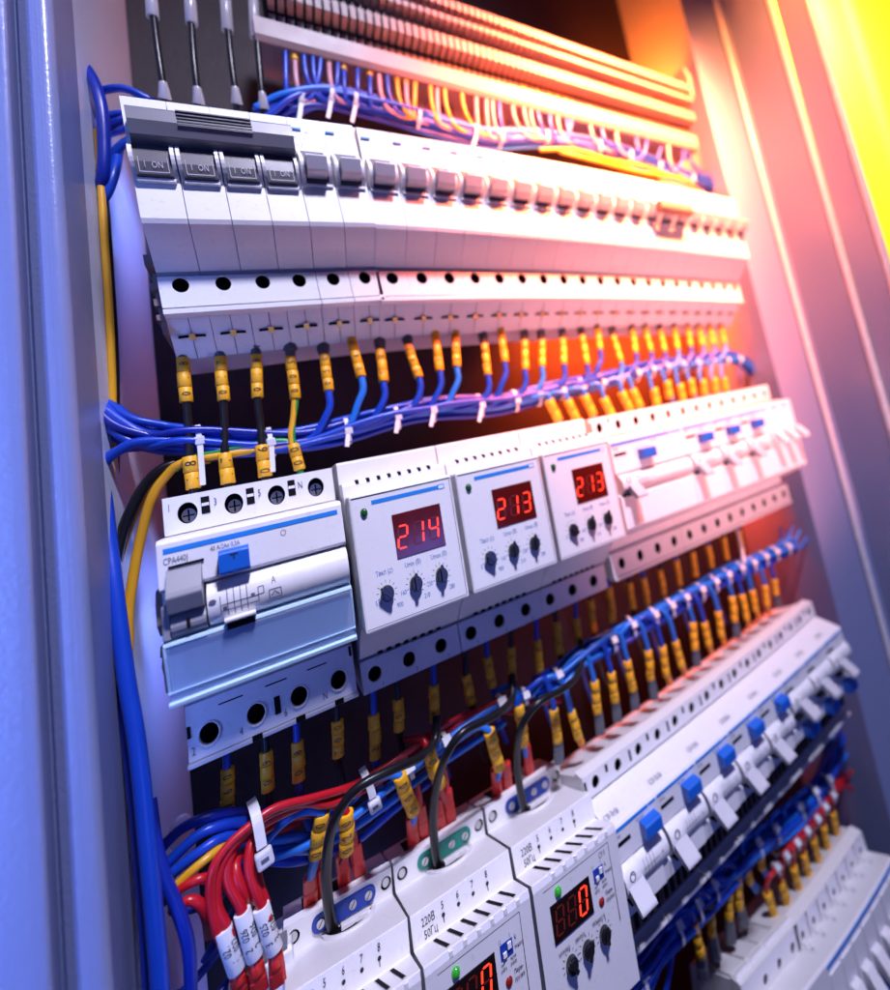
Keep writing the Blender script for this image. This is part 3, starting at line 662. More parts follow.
# ================================================================ THIRD ROW
LR = [(-26, 40), (-2, 46), (7, 50), (7.5, 38.4), (12.2, 38), (54.6, 50.2), (56.6, 36.6), (79.5, 44.4), (80.4, 41), (79.2, -34), (74, -38), (60, -40), (40, -52), (-26, -52)]
def on2(t):   # a point on the sloped second step (t 0 back .. 1 front)
    return 12.2+42.4*t, 38+12.2*t
def lrelay(lab, digits, term, lit, word=False):
    root = empty('load_relay', lab, 'relay', 'stepped white relays with a black cable through them')
    b = MB(); b.prism(LR, .3, 49.0)
    b.obj('housing', ['white_plastic', 'hole_dark'], root, .5)
    # terminal face (first step)
    b = MB(); b.holed(.3, 49.0, 38.1, 51.0, 6, 12.0, [(4.3, 44.6, 2.6, 3.5), (46.2, 44.4, 2.6, 3.5)], 4.2)
    b.obj('terminal_plate', ['white_plastic', 'hole_dark'], root, .2)
    for x in (4.3, 46.2):
        t = MB(); t.ell(x, 44.3, 1.7, 2.3, 9.7, 10.6, 0, 14); t.obj('terminal_screw', 'screw_metal', root, .1)
    p = []
    for cx, s in ((37.6, 1), (15.2, -1)):
        p += [(cx+3.4*math.cos(a), 44.6+4.2*math.sin(a)) for a in [math.radians(-90+180*i/8)*1 if s > 0 else math.radians(90+180*i/8) for i in range(9)]]
    b = MB(); b.plate(p, 9, 13.2); tb = b.obj('terminal_block', term, root, .4)
    for x in (15.6, 30, 37.4):
        t = MB(); t.ell(x, 44.8, 1.75, 2.2, 13.0, 13.9, 0, 16); t.obj('terminal_screw', 'screw_metal', tb, .12)
        t2 = MB(); c, q = math.cos(.9), math.sin(.9); t2.plate([(x-1.4*c-.2*q, 44.8-1.8*q+.2*c), (x-1.4*c+.2*q, 44.8-1.8*q-.2*c), (x+1.4*c+.2*q, 44.8+1.8*q-.2*c), (x+1.4*c-.2*q, 44.8+1.8*q+.2*c)], 13.9, 13.95); t2.obj('screw_slot', 'hole_dark', tb)
    # half moon cable opening on the second step
    b = MB(); n = 16; cx = 28; R = 12.2; T = .40
    def pp(a, r, h): 
        t = .02+T*math.sin(a)*r; d, z = on2(t); return (cx+R*r*math.cos(a), -(d-h*.276), z+h*.96)
    ang = [math.pi*i/n for i in range(n+1)]
    b.add([pp(a, .86, .25) for a in ang], [tuple(range(n+1))], 1)
    v = []
    for (r, h) in ((.86, .1), (.86, 1.3), (1.0, 1.3), (1.0, .0)): v += [pp(a, r, h) for a in ang]
    N = n+1; b.add(v, [(k*N+i, k*N+i+1, ((k+1) % 4)*N+i+1, ((k+1) % 4)*N+i) for k in range(4) for i in range(n)]+[(0, N, 2*N, 3*N), (n, N+n, 2*N+n, 3*N+n)], 0)
    b.obj('cable_opening', ['white_plastic', 'hole_dark'], root, .15)
    b = MB(); b.add([pp(a, .62, .9) for a in (math.radians(14), math.radians(30), math.radians(82), math.radians(88))]+[pp(math.radians(8), .5, .9)], [(0, 1, 2, 3)], 0)
    d, z = on2(.12); b.prism([(d-5, z), (d, z+2.6), (d+4, z+3.4), (d+4.4, z+1.2), (d, z)], 24, 37); b.obj('contact_bridge', 'white_plastic', root, .2)
    # lettering on the second step front
    b = MB(); sl = -.11
    b.text('220В', 4.6, 43.4, 4.0, 55.9, 0, slope=sl); b.text('50Гц', 5.2, 38.2, 4.0, 56.6, 0, slope=sl)
    for i, ch in enumerate('5678'):
        x = 14.4+7.25*i; b.text(ch, x, 45.2, 3.6, 55.7, 0, slope=sl, align='C'); b.ell(x, 42.6, .75, .95, 55.9, 56.15, 0, 12)
        if ch in '58': b.box(x-.16, x+.16, 56.0, 56.4, 39.4, 42)
    b.obj('printed_marking', 'black_print', root)
    # vent slots in the third step
    b = MB(); lip = MB()
    for i in range(6):
        x = 8.0+6.3*i
        v = [(x, -(60), 38.0), (x+1.6, -60, 38.0), (x+4.2, -77.2, 43.9), (x+2.6, -77.2, 43.9)]
        b.add([(a_, b_, c_+.12) for a_, b_, c_ in v], [(0, 1, 2, 3)], 0)
        lip.prism([(77, 43.6), (80.6, 43.6), (80.6, 41.2), (79.2, 41)], x+2.8, x+4.4)
    b.obj('vent_grille', 'hole_dark', root); lip.obj('vent_lips', 'white_plastic', root)
    # front panel
    b = MB(); d = 80.35; sl = -.0135
    b.box(5.2, 43.2, d-.1, d+.05, 38.3, 38.6); b.box(43.0, 43.25, d-.4, d+.03, 0, 38.4)
    b.obj('panel_line', 'groove_dark', root)
    b = MB(); b.dome(12.6, 34.4, 1.9, 2.5, d-.2, 2.2); b.obj('indicator_light', 'led_green_lit', root)
    b = MB(); b.plate([(7.4, 13.2), (29.6, 13.2), (29.6, 30.6), (7.4, 30.6)], d-.2, d+.25); dp = b.obj('display', 'led_glass_black', root, .1)
    on, off = MB(), MB()
    for ch, cx in zip(digits, (11.6, 18.2, 24.8)): seven(on, off, ch, cx, 22, 4.0, 11.8, d+.28, .8)
    if on.v: on.obj('lit_segment', 'segment_on', dp)
    off.obj('dark_segment', 'segment_off', dp)
    b = MB(); b.dome(34.6, 14.4, 1.7, 2.3, d-.3, .9); b.obj('overload_light', 'led_red', root)
    b = MB(); b.box(32.2, 38.2, d-.2, d+.2, 24.6, 31.0, 0); sw = b.obj('mode_switch', 'navy_terminal', root, .15)
    b = MB(); b.box(33.2, 35, d+.2, d+1.1, 25.4, 27.6); b.box(35.6, 37.4, d+.2, d+1.1, 27.6, 30.4); b.obj('switch_tab', 'label_white', sw, .15)
    b = MB()
    for t_, x, z, s in (('12', 31.6, 31.6, 1.9), ('1', 36.8, 31.6, 2.2), ('k', 39.2, 29.0, 2.8), ('Wнагр', 38.9, 25.2, 1.9), ('оит', 31.8, 22.2, 1.7), ('(кВт)', 31.6, 20.0, 1.7), ('поля', 36.4, 22.2, 1.7), ('(кВА)', 36.2, 20.0, 1.7), ('Пере-', 37.4, 15.8, 2.2), ('грузка', 37.2, 12.6, 2.2),
                        ('Wмакс·k', 27.6, 7.2, 2.5), ('tвкл(с)', 17.6, 7.2, 2.3), ('tоткл(с)', 8.4, 7.2, 2.3)):
        b.text(t_, x, z, s, d+.02, 0, slope=sl)
    if word: b.text('ОМ', 36.8, 33.8, 3.2, d)
    b.obj('printed_marking', 'black_print', root)
    for cx, an in ((14, 130), (23.2, 60), (33.2, 90)): knob(root, cx, .4, 2.9, 4.0, 79.9, math.radians(an), 'black_print')
    # notch where the red plugs go in, at the back of the top
    b = MB(); b.prism([(-22, 41.3), (-22, 41.2), (4, 47.8), (4, 48.6)], 8.5, 30, 0); b.obj('plug_recess', 'hole_dark', root)
    return root
RXs = [(at(293.7, 937.9, 12), at(386.3, 883.1, 12)), (at(402.5, 874, 12), at(479.1, 825.4, 12)), (at(493.1, 816.9, 12), at(556.3, 776, 12))]
for i, (lab, dg, term) in enumerate((('stepped white relay with a blue terminal block, cut by the bottom edge of the photo', '  0', 'navy_terminal'),
                                     ('stepped white relay with a green terminal block', '  0', 'green_terminal'),
                                     ('stepped white relay whose red display and overload light show whole, beside the blue-buttoned breakers', '  0', 'navy_terminal'))):
    o = lrelay(lab, dg, term, True, i == 2)
    l_, r_ = RXs[i]; sl = (r_.z-l_.z)/(r_.x-l_.x); sx = (r_.x-l_.x)/41.9
    place(o, l_.x-4.3*sx+44.5*sl, l_.z-44.5-4.3*sl, 0, sl, sx)
b1 = empty('residual_current_breaker', '', 'residual current breaker'); rcbo(b1, 35, 2, style=3, btn_x=20, lever_x=2.6)
b2 = empty('residual_current_breaker', '', 'residual current breaker'); rcbo(b2, 35, 2, style=3, off=1, btn_x=14, lever_x=10)
for i in range(8):
    o = b1 if i == 0 else (b2 if i == 5 else copy_tree(b1 if i < 5 else b2))
    seat(o, P3, 10+2*i, 12+2*i, 35); o['group'] = 'white lever breakers of the third row'
    o['label'] = (['blue-buttoned breaker directly right of the stepped relays', 'second blue-buttoned breaker right of the stepped relays', 'middle one of the five breakers with a raised blue button in the third row',
                   'fourth raised-blue-button breaker right of the stepped relays', 'fifth raised-blue-button breaker of the third row, before the ones with the button below the lever'] +
                  ['first breaker from the left with its blue button below the lever, third row', 'middle one of the three breakers with the blue button below the lever', 'breaker at the right end of the third row, blue button below its lever'])[i]
# terminal block under the three red labelled wires
root = empty('terminal_block', 'pale grey terminal block under the three printed white sleeves at the bottom left', 'terminal block')
p0 = at(232, 985, 20)
b = MB(); b.prism([(-20, -6), (22, 4), (24, 2), (24, -60), (-20, -60)], -4, 19.5); b.obj('housing', 'white_plastic', root, .5)
b = MB()
for i in range(3): b.box(-3+7.6*i, 2.8+7.6*i, 12, 23, 1.2, 5.0)
b.obj('clamp', 'grey_plastic', root, .4)
place(root, p0.x+3, p0.z-2, 0, .03)

# ================================================================ BOTTOM ROW (lower right corner)
P4p = [(-12, 42), (5, 49), (38, 62.5), (39, 47), (47.4, 47.2), (71, 55.5), (72.4, 54), (72.0, -4), (60, -10), (46, -30), (46, -60), (-12, -60)]
root = empty('four_cap_breaker', 'white device with four square caps on top, left part of the bottom row', 'breaker')
b = MB(); b.prism(P4p, .2, 69.8); b.holed(.2, 69.8, 47.3, 64.6, 37, 47.2, [(8.75+17.5*i, 53, 2.6, 3.7) for i in range(4)], 7)
b.obj('housing', ['white_plastic', 'hole_dark'], root, .5)
for i in range(4):
    t = MB(); t.prism([(6, 49.8), (8, 52.8), (20, 57.4), (42, 66.3), (43, 65), (43, 63)], 17.5*i+1.2, 17.5*i+16.4); t.obj('terminal_cap', 'white_plastic', root, .5)
seat(root, P4, 15, 19, 70)
base = empty('circuit_breaker', '', 'breaker')
b = MB(); b.prism(P4p, .06, 17.44); b.holed(.06, 17.44, 47.3, 64.6, 37, 47.2, [(8.75, 53, 2.3, 3.3)], 7)
b.obj('housing', ['white_plastic', 'hole_dark'], base, .3)
b = MB()
for s in range(3):
    z = 49.6; dd = 52+s*2
for t_, x, dd in (('-^v-', 2.6, 53), ('~/\\-', 3.2, 60)): 
    z = 47+(dd-47.4)*8.5/23.6
    b.text(t_, x, z+.4, 3.0, dd, 0, slope=-2.4, align='L')
b.box(9, 9.3, 50, 66, 50.2, 53.6) if False else None
b.obj('printed_marking', 'faint_print', base)
b = MB(); b.box(.2, 17.3, 72.2, 72.6, 50.6, 53.4); b.obj('blue_stripe', 'blue_print', base)
b = MB(); b.box(1.4, 16.2, 70, 73.6, 14, 48); b.obj('label_plate', 'white_plastic', base, .5)
b = MB(); b.prism([(72, 30), (78, 29), (88, 16), (89, 12), (86, 11), (76, 18), (72, 18)], 4, 13.6); b.obj('toggle_lever', 'white_plastic', base, .5)
b = MB(); b.prism([(70, 10), (79, 9), (79, 0), (70, -1)], 3, 13); b.obj('test_button', 'blue_plastic', base, .5)
for i, n in enumerate(range(19, 26)):
    o = base if i == 0 else copy_tree(base); seat(o, P4, n, n+1, 17.5); o['group'] = 'narrow breakers of the bottom row'
    o['label'] = 'white narrow breaker in the bottom right corner, %s' % (['directly right of the four square caps', 'second right of the four square caps', 'third right of the four square caps', 'in the middle of its row of seven', 'third from the right end', 'second from the right end', 'at the right end of the row'][i])

# ================================================================ TERMINAL STRIP at the very top
b = MB()
b.prism([(0, 205), (26, 205), (30, 196), (38, 193), (44, 190), (45.6, 187), (45, 181), (39, 179.5), (39, 174), (45, 173), (45, 168), (36, 166), (36, 158), (42, 156.5), (41, 147), (30, 144), (26, 128), (0, 126)], .8, 4.4)
b.prism([(0, 204), (25, 204), (29, 194), (34, 190), (34, 170), (33, 150), (24, 130), (0, 127)], .1, 5.1, 1)
b.box(1.5, 3.7, 39, 39.3, 174.6, 179); b.box(1.4, 3.8, 35.9, 36.2, 158.6, 165.6, 1)
base = b.obj('terminal_block', ['terminal_grey', 'hole_dark'], None, .25)
cnt = 0
for i in range(74):
    x = 66+5.2*i
    o = base if i == 0 else base.copy()
    if i: COL.objects.link(o)
    t = i/73
    place(o, x, -2.0-10*t*0, 0, 0, 1)
    tagp(o, 'narrow white terminal block in the strip above the wires, %s' % ('at its left end' if i == 0 else 'at its right end' if i == 73 else 'one among many alike'), 'terminal block', 'narrow terminal blocks in the top strip')
b = MB(); b.prism([(0, 126), (30, 126), (33, 131), (35, 131), (35, 118), (33, 114), (0, 114)], 58, 452)
tagp(b.obj('cover_strip', 'terminal_grey', None, .4), 'long plain pale cover strip below the ribbed terminal blocks at the top', 'cover strip')
b = MB(); b.prism([(10, 178), (42, 176), (44, 200), (40, 214), (10, 214)], 0, 6)
o = b.obj('end_bracket', 'terminal_grey', None, .5); place(o, 452, 0)
tagp(o, 'upright end bracket closing the ribbed terminal strip at the top right', 'end bracket')
b = MB(); b.prism([(-2, 182), (-2, 148), (-9, 148), (-9, 151), (-4, 151), (-4, 179), (-9, 179), (-9, 182)], 70, 470)
tagp(b.obj('din_rail', 'terminal_grey', None, .3), 'metal mounting rail behind the ribbed terminal strip at the top', 'rail', 'mounting rails')
# ================================================================ WIRES (paths are real 3-D runs: picture column/row of the survey, plus depth in mm)
def P(*L): return [at(*q) for q in L]
def wire(name, lab, cat, group, pts, r, m_, n=10):
    b = MB(); b.tube(ctr(pts), r, n)
    o = b.obj(name, m_)
    return tagp(o, lab, cat, group)
def facing(A, B):
    ax = (B-A).normalized(); c = (CAM-(A+B)/2); nn = (c-ax*c.dot(ax)).normalized(); return ax, nn, ax.cross(nn)
def sleeve(parent, A, B, r, txt=None, m_='yellow_tag', size=None, name='marker_sleeve', segs=3, ink='black_print', flip=False):
    """stack of slip-on rings round the wire, with their printed digits wrapped on the surface"""
    ax, nn, sd = facing(A, B); L = (B-A).length; b = MB()
    for i in range(segs):
        a = A+ax*(L*i/segs+.12); c = A+ax*(L*(i+1)/segs-.12)
        pr_ = random.uniform(.97, 1.04); bend = sd*random.uniform(-.25, .25)
        b.tube([a+bend, a+bend+ax*.25, (a+c)/2+bend, c+bend-ax*.25, c+bend], [r*.9*pr_, r*pr_, r*pr_*.99, r*1.03*pr_, r*.93*pr_], 14)
    o = b.obj(name, m_, parent)
    if txt:
        b = MB(); k = len(txt); s = size or r*1.25
        for i, ch in enumerate(txt):
            j = (k-1-i) if not flip else i
            cpos = A+ax*(L*(j+.5)/k)
            vs, fs, w = glyphs(ch); out = []
            for gx, gy in vs:
                # baseline runs against the axis: digits read up the sleeve
                u = -(gx-w/2)*s*1.0 if not flip else (gx-w/2)*s
                t = (gy-.35)*s*1.15; t = -t if flip else t
                an = t/(r*1.02)
                out.append(cpos+ax*u+(nn*math.cos(an)+sd*math.sin(an))*(r*1.06+.05))
            b.add(out, fs)
        b.obj('printed_number', ink, o)
    return o
def boot(parent, A, B, r, m_, name='crimp_boot', w=1.15):
    ax, nn, sd = facing(A, B); L = (B-A).length; b = MB()
    def sec(p, rx, ry): return [p+sd*sx*rx+nn*sy*ry for sx, sy in ((1, .6), (.6, 1), (-.6, 1), (-1, .6), (-1, -.6), (-.6, -1), (.6, -1), (1, -.6))]
    secs = [(0, .8), (.06, .95), (.4, 1.0), (.46, .9), (.52, 1.05), (1, 1.08)]
    v = []
    for t, k in secs: v += sec(A+ax*L*t, r*k*w, r*k*.85)
    n = 8; b.add(v, [(i*n+j, i*n+(j+1) % n, (i+1)*n+(j+1) % n, (i+1)*n+j) for i in range(len(secs)-1) for j in range(n)])
    b.add(v[:n], [tuple(range(n))]); b.add(v[-n:], [tuple(range(n))])
    return b.obj(name, m_, parent, .2)
NT = [0]
def tie(u, v, d, R, du, dv, lab, tail=None, head=1.9, squash=.75):
    """nylon tie round a bundle whose direction in the picture is (du,dv)"""
    c = at(u, v, d); t = at(u+du, v+dv, d); ax = (t-c).normalized()
    nn = (CAM-c); nn = (nn-ax*nn.dot(ax)).normalized(); sd = ax.cross(nn)
    b = MB(); n = 20; v_ = []
    for k, (rr, w) in enumerate(((0, -1.1), (0, 1.1), (.9, 1.1), (.9, -1.1))):
        for i in range(n):
            a = 2*math.pi*i/n; v_.append(c+nn*math.cos(a)*(R*squash+rr)+sd*math.sin(a)*(R+rr)+ax*w)
    b.add(v_, [(k*n+i, k*n+(i+1) % n, ((k+1) % 4)*n+(i+1) % n, ((k+1) % 4)*n+i) for k in range(4) for i in range(n)])
    hc = c+nn*(R*squash+1.2)
    if tail:
        e = at(u+tail[0], v+tail[1], d+R+2); dirv = (e-hc)
        p0 = hc; N_ = nn
        wv = dirv.normalized().cross(nn).normalized()*1.15
        q = [p0-wv, p0+wv, e+wv, e-wv]; b.add([x+nn*.45 for x in q]+[x-nn*.45 for x in q], [(0, 1, 2, 3), (7, 6, 5, 4), (0, 4, 5, 1), (1, 5, 6, 2), (2, 6, 7, 3), (3, 7, 4, 0)])
    o = b.obj('cable_tie', 'white_nylon', None, .12)
    tagp(o, lab, 'cable tie', 'white cable ties on the wire bundles')
    b = MB(); h = head
    q = [hc+ax*a*h+sd*s_*h*1.05+nn*w for w in (-h*.45, h*.75) for a, s_ in ((-1, -1), (1, -1), (1, 1), (-1, 1))]
    b.add(q, [(0, 3, 2, 1), (4, 5, 6, 7), (0, 1, 5, 4), (1, 2, 6, 5), (2, 3, 7, 6), (3, 0, 4, 7)])
    b.obj('lock_head', 'white_nylon', o, .45)
    return o
def bundle(center, k, R, r, m_, name, labf, cat, group, jitter=.35, mats=None):
    """k wires running together along a centre line; they weave a little"""
    base = ctr(P(*center)); out = []
    for i in range(k):
        a0 = 2*math.pi*i/k+random.random()*.4; w = random.uniform(-.25, .25); rr = R*(1 if k < 5 or i % 3 else .45)
        pts = []
        for j, p in enumerate(base):
            T = (base[min(j+1, len(base)-1)]-base[max(j-1, 0)]).normalized(); N_ = Vector((0, -1, .2)); N_ = (N_-T*N_.dot(T)).normalized(); B_ = T.cross(N_)
            a = a0+w*j*.25+.2*math.sin(j*.35+i)
            q = 1+jitter*.5*math.sin(j*.23+i*1.7)
            pts.append(p+(N_*math.cos(a)+B_*math.sin(a))*rr*q)
        b = MB(); b.tube(pts, r, 9); o = b.obj(name, (mats[i % len(mats)] if mats else m_)); tagp(o, labf(i), cat, group); out.append(o)
    return out

# ---- A: four black feeders with clear sleeves into the top left breaker
for i, L in enumerate(([(148,-30,26),(151,-5,28),(157,45,32),(163,85,32),(166,104,28)], [(188,-30,26),(190,0,28),(193,50,32),(197,90,32),(198,108,28)],
                       [(224,-30,26),(226,0,28),(230,50,32),(235,90,32),(237,112,28)], [(251,-30,26),(254,0,28),(258,50,32),(262,95,32),(264,116,28)])):
    p = P(*L)
    o = wire('feeder_cable', 'black cable in a clear sleeve entering the grey-barred breaker from above, %s from the left' % ordn(i), 'cable', 'black feeders into the top left breaker', p, 1.75, 'black_cable')
    sleeve(o, at(L[1][0]-2, -22, 28), at(L[1][0]+1.5, 18+i*7, 30), 2.9, None, 'clear_sleeve', name='clear_sleeve', segs=1)
    q = L[3]; b = MB(); b.tube([at(q[0], q[1]-2, q[2]), at(q[0]+1, q[1]+4, q[2]), at(q[0]+2, q[1]+14, q[2]-3)], [1.9, 2.3, 3.0], 12); b.obj('flared_tip', 'clear_sleeve', o)

# ---- B: wires between the terminal strip and the top row
cl = [(262,117,24),(290,104,26),(325,99,26),(375,108,26),(430,124,26),(490,139,26),(545,140,26),(610,152,26),(665,170,24),(715,190,18),(745,215,0)]
bundle(cl, 12, 6.4, 1.8, 'blue_wire', 'bundled_wire', lambda i: 'violet blue wire running along the top of the upper bundle' if i == 0 else 'violet blue wire woven into the bundle above the top row of breakers', 'wire', 'wires of the bundle above the top row', mats=['blue_wire', 'blue_wire', 'navy_wire', 'blue_wire', 'blue_wire', 'sky_wire'])
def cly(x, C):
    for a, b_ in zip(C, C[1:]):
        if a[0] <= x <= b_[0]:
            t = (x-a[0])/(b_[0]-a[0]); return a[1]+(b_[1]-a[1])*t, a[2]+(b_[2]-a[2])*t
    return C[-1][1], C[-1][2]
TB = [(285.6,50,'b',2),(295,61,'p',8),(303.6,50,'b',14),(312.6,51,'b',8),(321,50,'b',-10),(329,63,'p',8),(338,58,'b',-4),(344,71,'b',2),(357.5,68,'b',1),(370,77,'b',1),(379,74,'p',9),(387,72,'b',10),(397,81,'y',13),(406,84,'p',6),(415,79,'y',-2),(430,81,'y',9),(437,88,'p',3),(444,81,'y',12),(461,85,'y',20),(476,92,'p',4),
      (486,92,'p',4),(492,94,'p',7),(499,94,'b',6),(512,99,'p',16),(523,97,'p',12),(530,103,'p',10),(537,101,'b',14),(549,106,'b',8),(557,108,'p',8),(566,111,'b',9),(572,113,'b',-8),(590,120,'p',12),(600.7,123,'b',22),(616,128,'p',8),(636,134,'b',12),(647,137,'b',-8),(668,144,'p',8),(684,150,'b',-10)]
cm = {'b': 'blue_wire', 'p': 'pink_wire', 'y': 'yellow_wire'}; cn = {'b': 'blue', 'p': 'pink', 'y': 'yellow'}
for i, (x, y, c, dx) in enumerate(TB):
    y2, d2 = cly(x+dx, cl)
    h = 17 if x < 480 else 15
    o = wire('marked_wire', '%s wire with a yellow marker under the top strip, %s from the %s' % (cn[c], ordn(i if i < 19 else 37-i), 'left' if i < 19 else 'right'), 'wire', 'marked wires under the top strip',
         P((x-1.5, y-h-10, 22), (x-1, y-h, 26), (x, y, 30), (x+dx*.15, y+(y2-y)*.45, 32), (x+dx*.6, y+(y2-y)*.8, 31), (x+dx*1.3, y2-1, 30), (x+dx*1.3+(14 if dx > 0 else -14), cly(x+dx*1.3+(14 if dx > 0 else -14), cl)[0]+1, 27)), 1.5, cm[c], 8)
    sleeve(o, at(x-1, y-h, 26), at(x, y, 30), 2.1, None, segs=2)
for i in range(30):
    x = 296+13.2*i+random.uniform(-3, 3); y = 46+(x-296)*.262+random.uniform(-3, 5); y2, d2 = cly(x+4, cl); mm = ['pink_wire', 'blue_wire', 'pink_wire', 'navy_wire', 'yellow_wire'][i % 5]
    o = wire('marked_wire', 'shaded wire with a dull yellow marker in the rear row under the top strip', 'wire', 'rear wires under the top strip', P((x-1, y-24, 4), (x, y-12, 6), (x, y, 8), (x+1, (y+y2)/2, 10), (x+5, y2-2, 14), (x+16, cly(x+16, cl)[0], 18)), 1.3, mm, 8)
    sleeve(o, at(x, y-14, 6), at(x, y, 8), 2.1, None, segs=2)
for i, (x, y) in enumerate([(302,98),(331,92),(355,97),(418,119),(474,134),(500,140),(545,145),(597,154),(628,160),(657,168),(690,178)]):
    yy, dd = cly(x, cl)
    tie(x, yy, dd, 7.6, 30, 10, 'white cable tie on the bundle above the top row of breakers, %s from the left' % ordn(i), tail=(-3, 18) if i in (0, 1, 2, 4) else None, head=1.7)
# yellow strands at the right of that bundle
for i, L in enumerate(([(540,150,33),(575,150,34),(610,160,34),(650,168,33),(690,184,30)], [(560,152,33),(600,162,34),(640,172,33),(680,180,30),(712,200,20)])):
    wire('earth_wire', ['upper', 'lower'][i]+' of two yellow wires over the right half of the top row', 'wire', 'yellow wires over the top row', P(*L), 1.6, 'yellow_wire')
# loose loops at the right end above the top row
for i, L in enumerate(([(655,165,28),(668,135,28),(684,140,28),(694,165,28),(730,190,15)], [(682,128,20),(690,150,22),(697,172,24),(740,200,8)], [(700,178,26),(720,175,20),(738,190,10),(752,215,-10)])):
    wire('loose_wire', 'thin violet wire looping loose right of the top bundle, %s from the left' % ordn(i), 'wire', 'loose violet wires at the upper right', P(*L), 1.3, 'blue_wire', 8)
# ---- C: blue wires left of the top row
for i, L in enumerate(([(82,62,10),(93,80,18),(101,105,22),(104,140,22),(103,175,20),(97,200,10)],
                       [(80,97,0),(105,90,10),(125,89,14),(150,100,14),(175,112,10)], [(80,126,0),(100,118,10),(125,114,15),(150,116,14)],
                       [(84,175,0),(94,150,8),(108,128,14),(130,118,16),(155,118,14)], [(100,180,0),(108,162,8),(122,145,12),(136,138,12),(155,134,8)],
                       [(84,217,10),(98,204,14),(107,192,16),(114,172,16),(118,150,6)], [(84,190,-20),(92,160,-14),(98,140,-10),(130,128,-8),(155,125,-8)])):
    wire('control_wire', ['thick dark blue wire curving down in front of the others at the upper left', 'topmost blue wire arching to the left end of the top row', 'second blue wire arching to the left end of the top row',
         'dark blue wire rising to the left end of the top row', 'blue wire nearest the left end of the grey tie bar', 'bright blue stub ending beside the left end of the top row', 'rearmost blue wire left of the top row'][i], 'wire', 'blue wires left of the top row',
         P(*L), [2.6, 2.2, 2.2, 2.3, 2.2, 2.4, 2.0][i], ['navy_wire', 'blue_wire', 'blue_wire', 'navy_wire', 'blue_wire', 'blue_wire', 'navy_wire'][i], 12)
# ---- D: wires under the top row
cf = [(70,400,20),(103,410,22),(135,430,24),(185,439,26),(240,443,26),(300,441,26),(350,430,26),(400,416,26),(440,409,26),(500,404,26),(550,393,26),(600,383,26),(650,370,26),(700,363,26),(738,360,24),(760,380,0)]
bundle([(78,396,10),(104,414,17),(130,430,22),(158,438,24)]+cf[3:], 12, 6.2, 1.95, 'blue_wire', 'bundled_wire', lambda i: 'blue wire in the tied bundle between the top and middle rows' , 'wire', 'wires of the bundle between top and middle rows', mats=['blue_wire', 'navy_wire', 'blue_wire', 'sky_wire', 'blue_wire', 'navy_wire'])
for i, L in enumerate(([(84,392,18),(103,408,22),(125,424,26),(145,434,28),(185,438,28),(230,437,26)], [(84,396,14),(104,414,18),(128,425,20),(160,432,22),(210,436,22)],
                       [(84,485,22),(103,463,26),(118,451,28),(140,442,30),(185,441,30),(235,444,28)], [(86,462,14),(105,452,16),(130,448,18),(180,446,20),(220,446,20)])):
    wire('supply_wire', ['thick blue wire slanting down from the left edge toward the middle bundle', 'dark blue wire behind the slanting one at the left', 'bright blue wire bending up from the left edge into the middle bundle', 'dark blue wire behind the one bending up at the left'][i], 'wire', 'thick blue wires entering from the left',
         P(*L), [2.7, 2.3, 2.4, 2.2][i], ['blue_wire', 'navy_wire', 'blue_wire', 'navy_wire'][i], 12)
# first four: markers top and bottom
A4 = [((182.8,358),(187,402.6),(189.5,456.5),(193.5,489),'018','18','black_cable'), ((220,357),(223.5,401),(225,453),(228.5,484),'017','17','black_cable'),
      ((256,355),(257.5,398),(262,445),(265.5,477),'018','016','black_cable'), ((290.6,357),(295.5,399),(293,444),(300,470),'005','00','green_wire')]
for i, (a, b_, c, e, t1, t2, mm) in enumerate(A4):
    p = P((a[0]-.5, a[1]-22, 26), (a[0], a[1], 28), (b_[0], b_[1], 30), ((b_[0]+c[0])/2-(2 if i == 3 else 0)+.5, (b_[1]+c[1])/2, 31), (c[0], c[1], 33), (e[0], e[1], 34), (e[0]+1, e[1]+18, 32))
    o = wire('numbered_wire', ['black wire marked 018 and 18 at the left end under the top row', 'black wire marked 017 and 17, second from the left under the top row', 'black wire marked 018 above and 016 below, third from the left under the top row', 'yellow and green wire marked 005 dropping to the N terminal of the wide left device'][i], 'wire', 'numbered wires from the top row to the wide left device', p, 1.75 if i < 3 else 1.5, mm, 12)
    if i == 3:
        b = MB(); q = ctr(P((295.5,399,30),(294,420,31.2),(292,432,32.2),(293,444,33)))
        b.tube([x+(CAM-x).normalized()*.35+Vector((-.55, 0, 0)) for x in q], 1.35, 10); b.obj('yellow_stripe', 'yellow_wire', o)
    sleeve(o, at(a[0], a[1], 28), at(b_[0], b_[1], 30), 2.75, t1, size=4.4)
    sleeve(o, at(c[0], c[1], 33), at(e[0], e[1], 34), 2.95 if i < 3 else 2.7, t2, size=5.6, segs=2)
    b = MB(); ax, nn, sd = facing(at(a[0]-.3, a[1]-14, 27), at(a[0], a[1]+2, 28)); b.tube([at(a[0]-.6, a[1]-14, 27), at(a[0]-.3, a[1]-7, 27.5), at(a[0]-.3, a[1]-6, 27.5), at(a[0], a[1]+1, 28)], [3.6, 3.6, 2.6, 2.4], 8); b.obj('entry_collar', 'dark_plastic', o, .2)
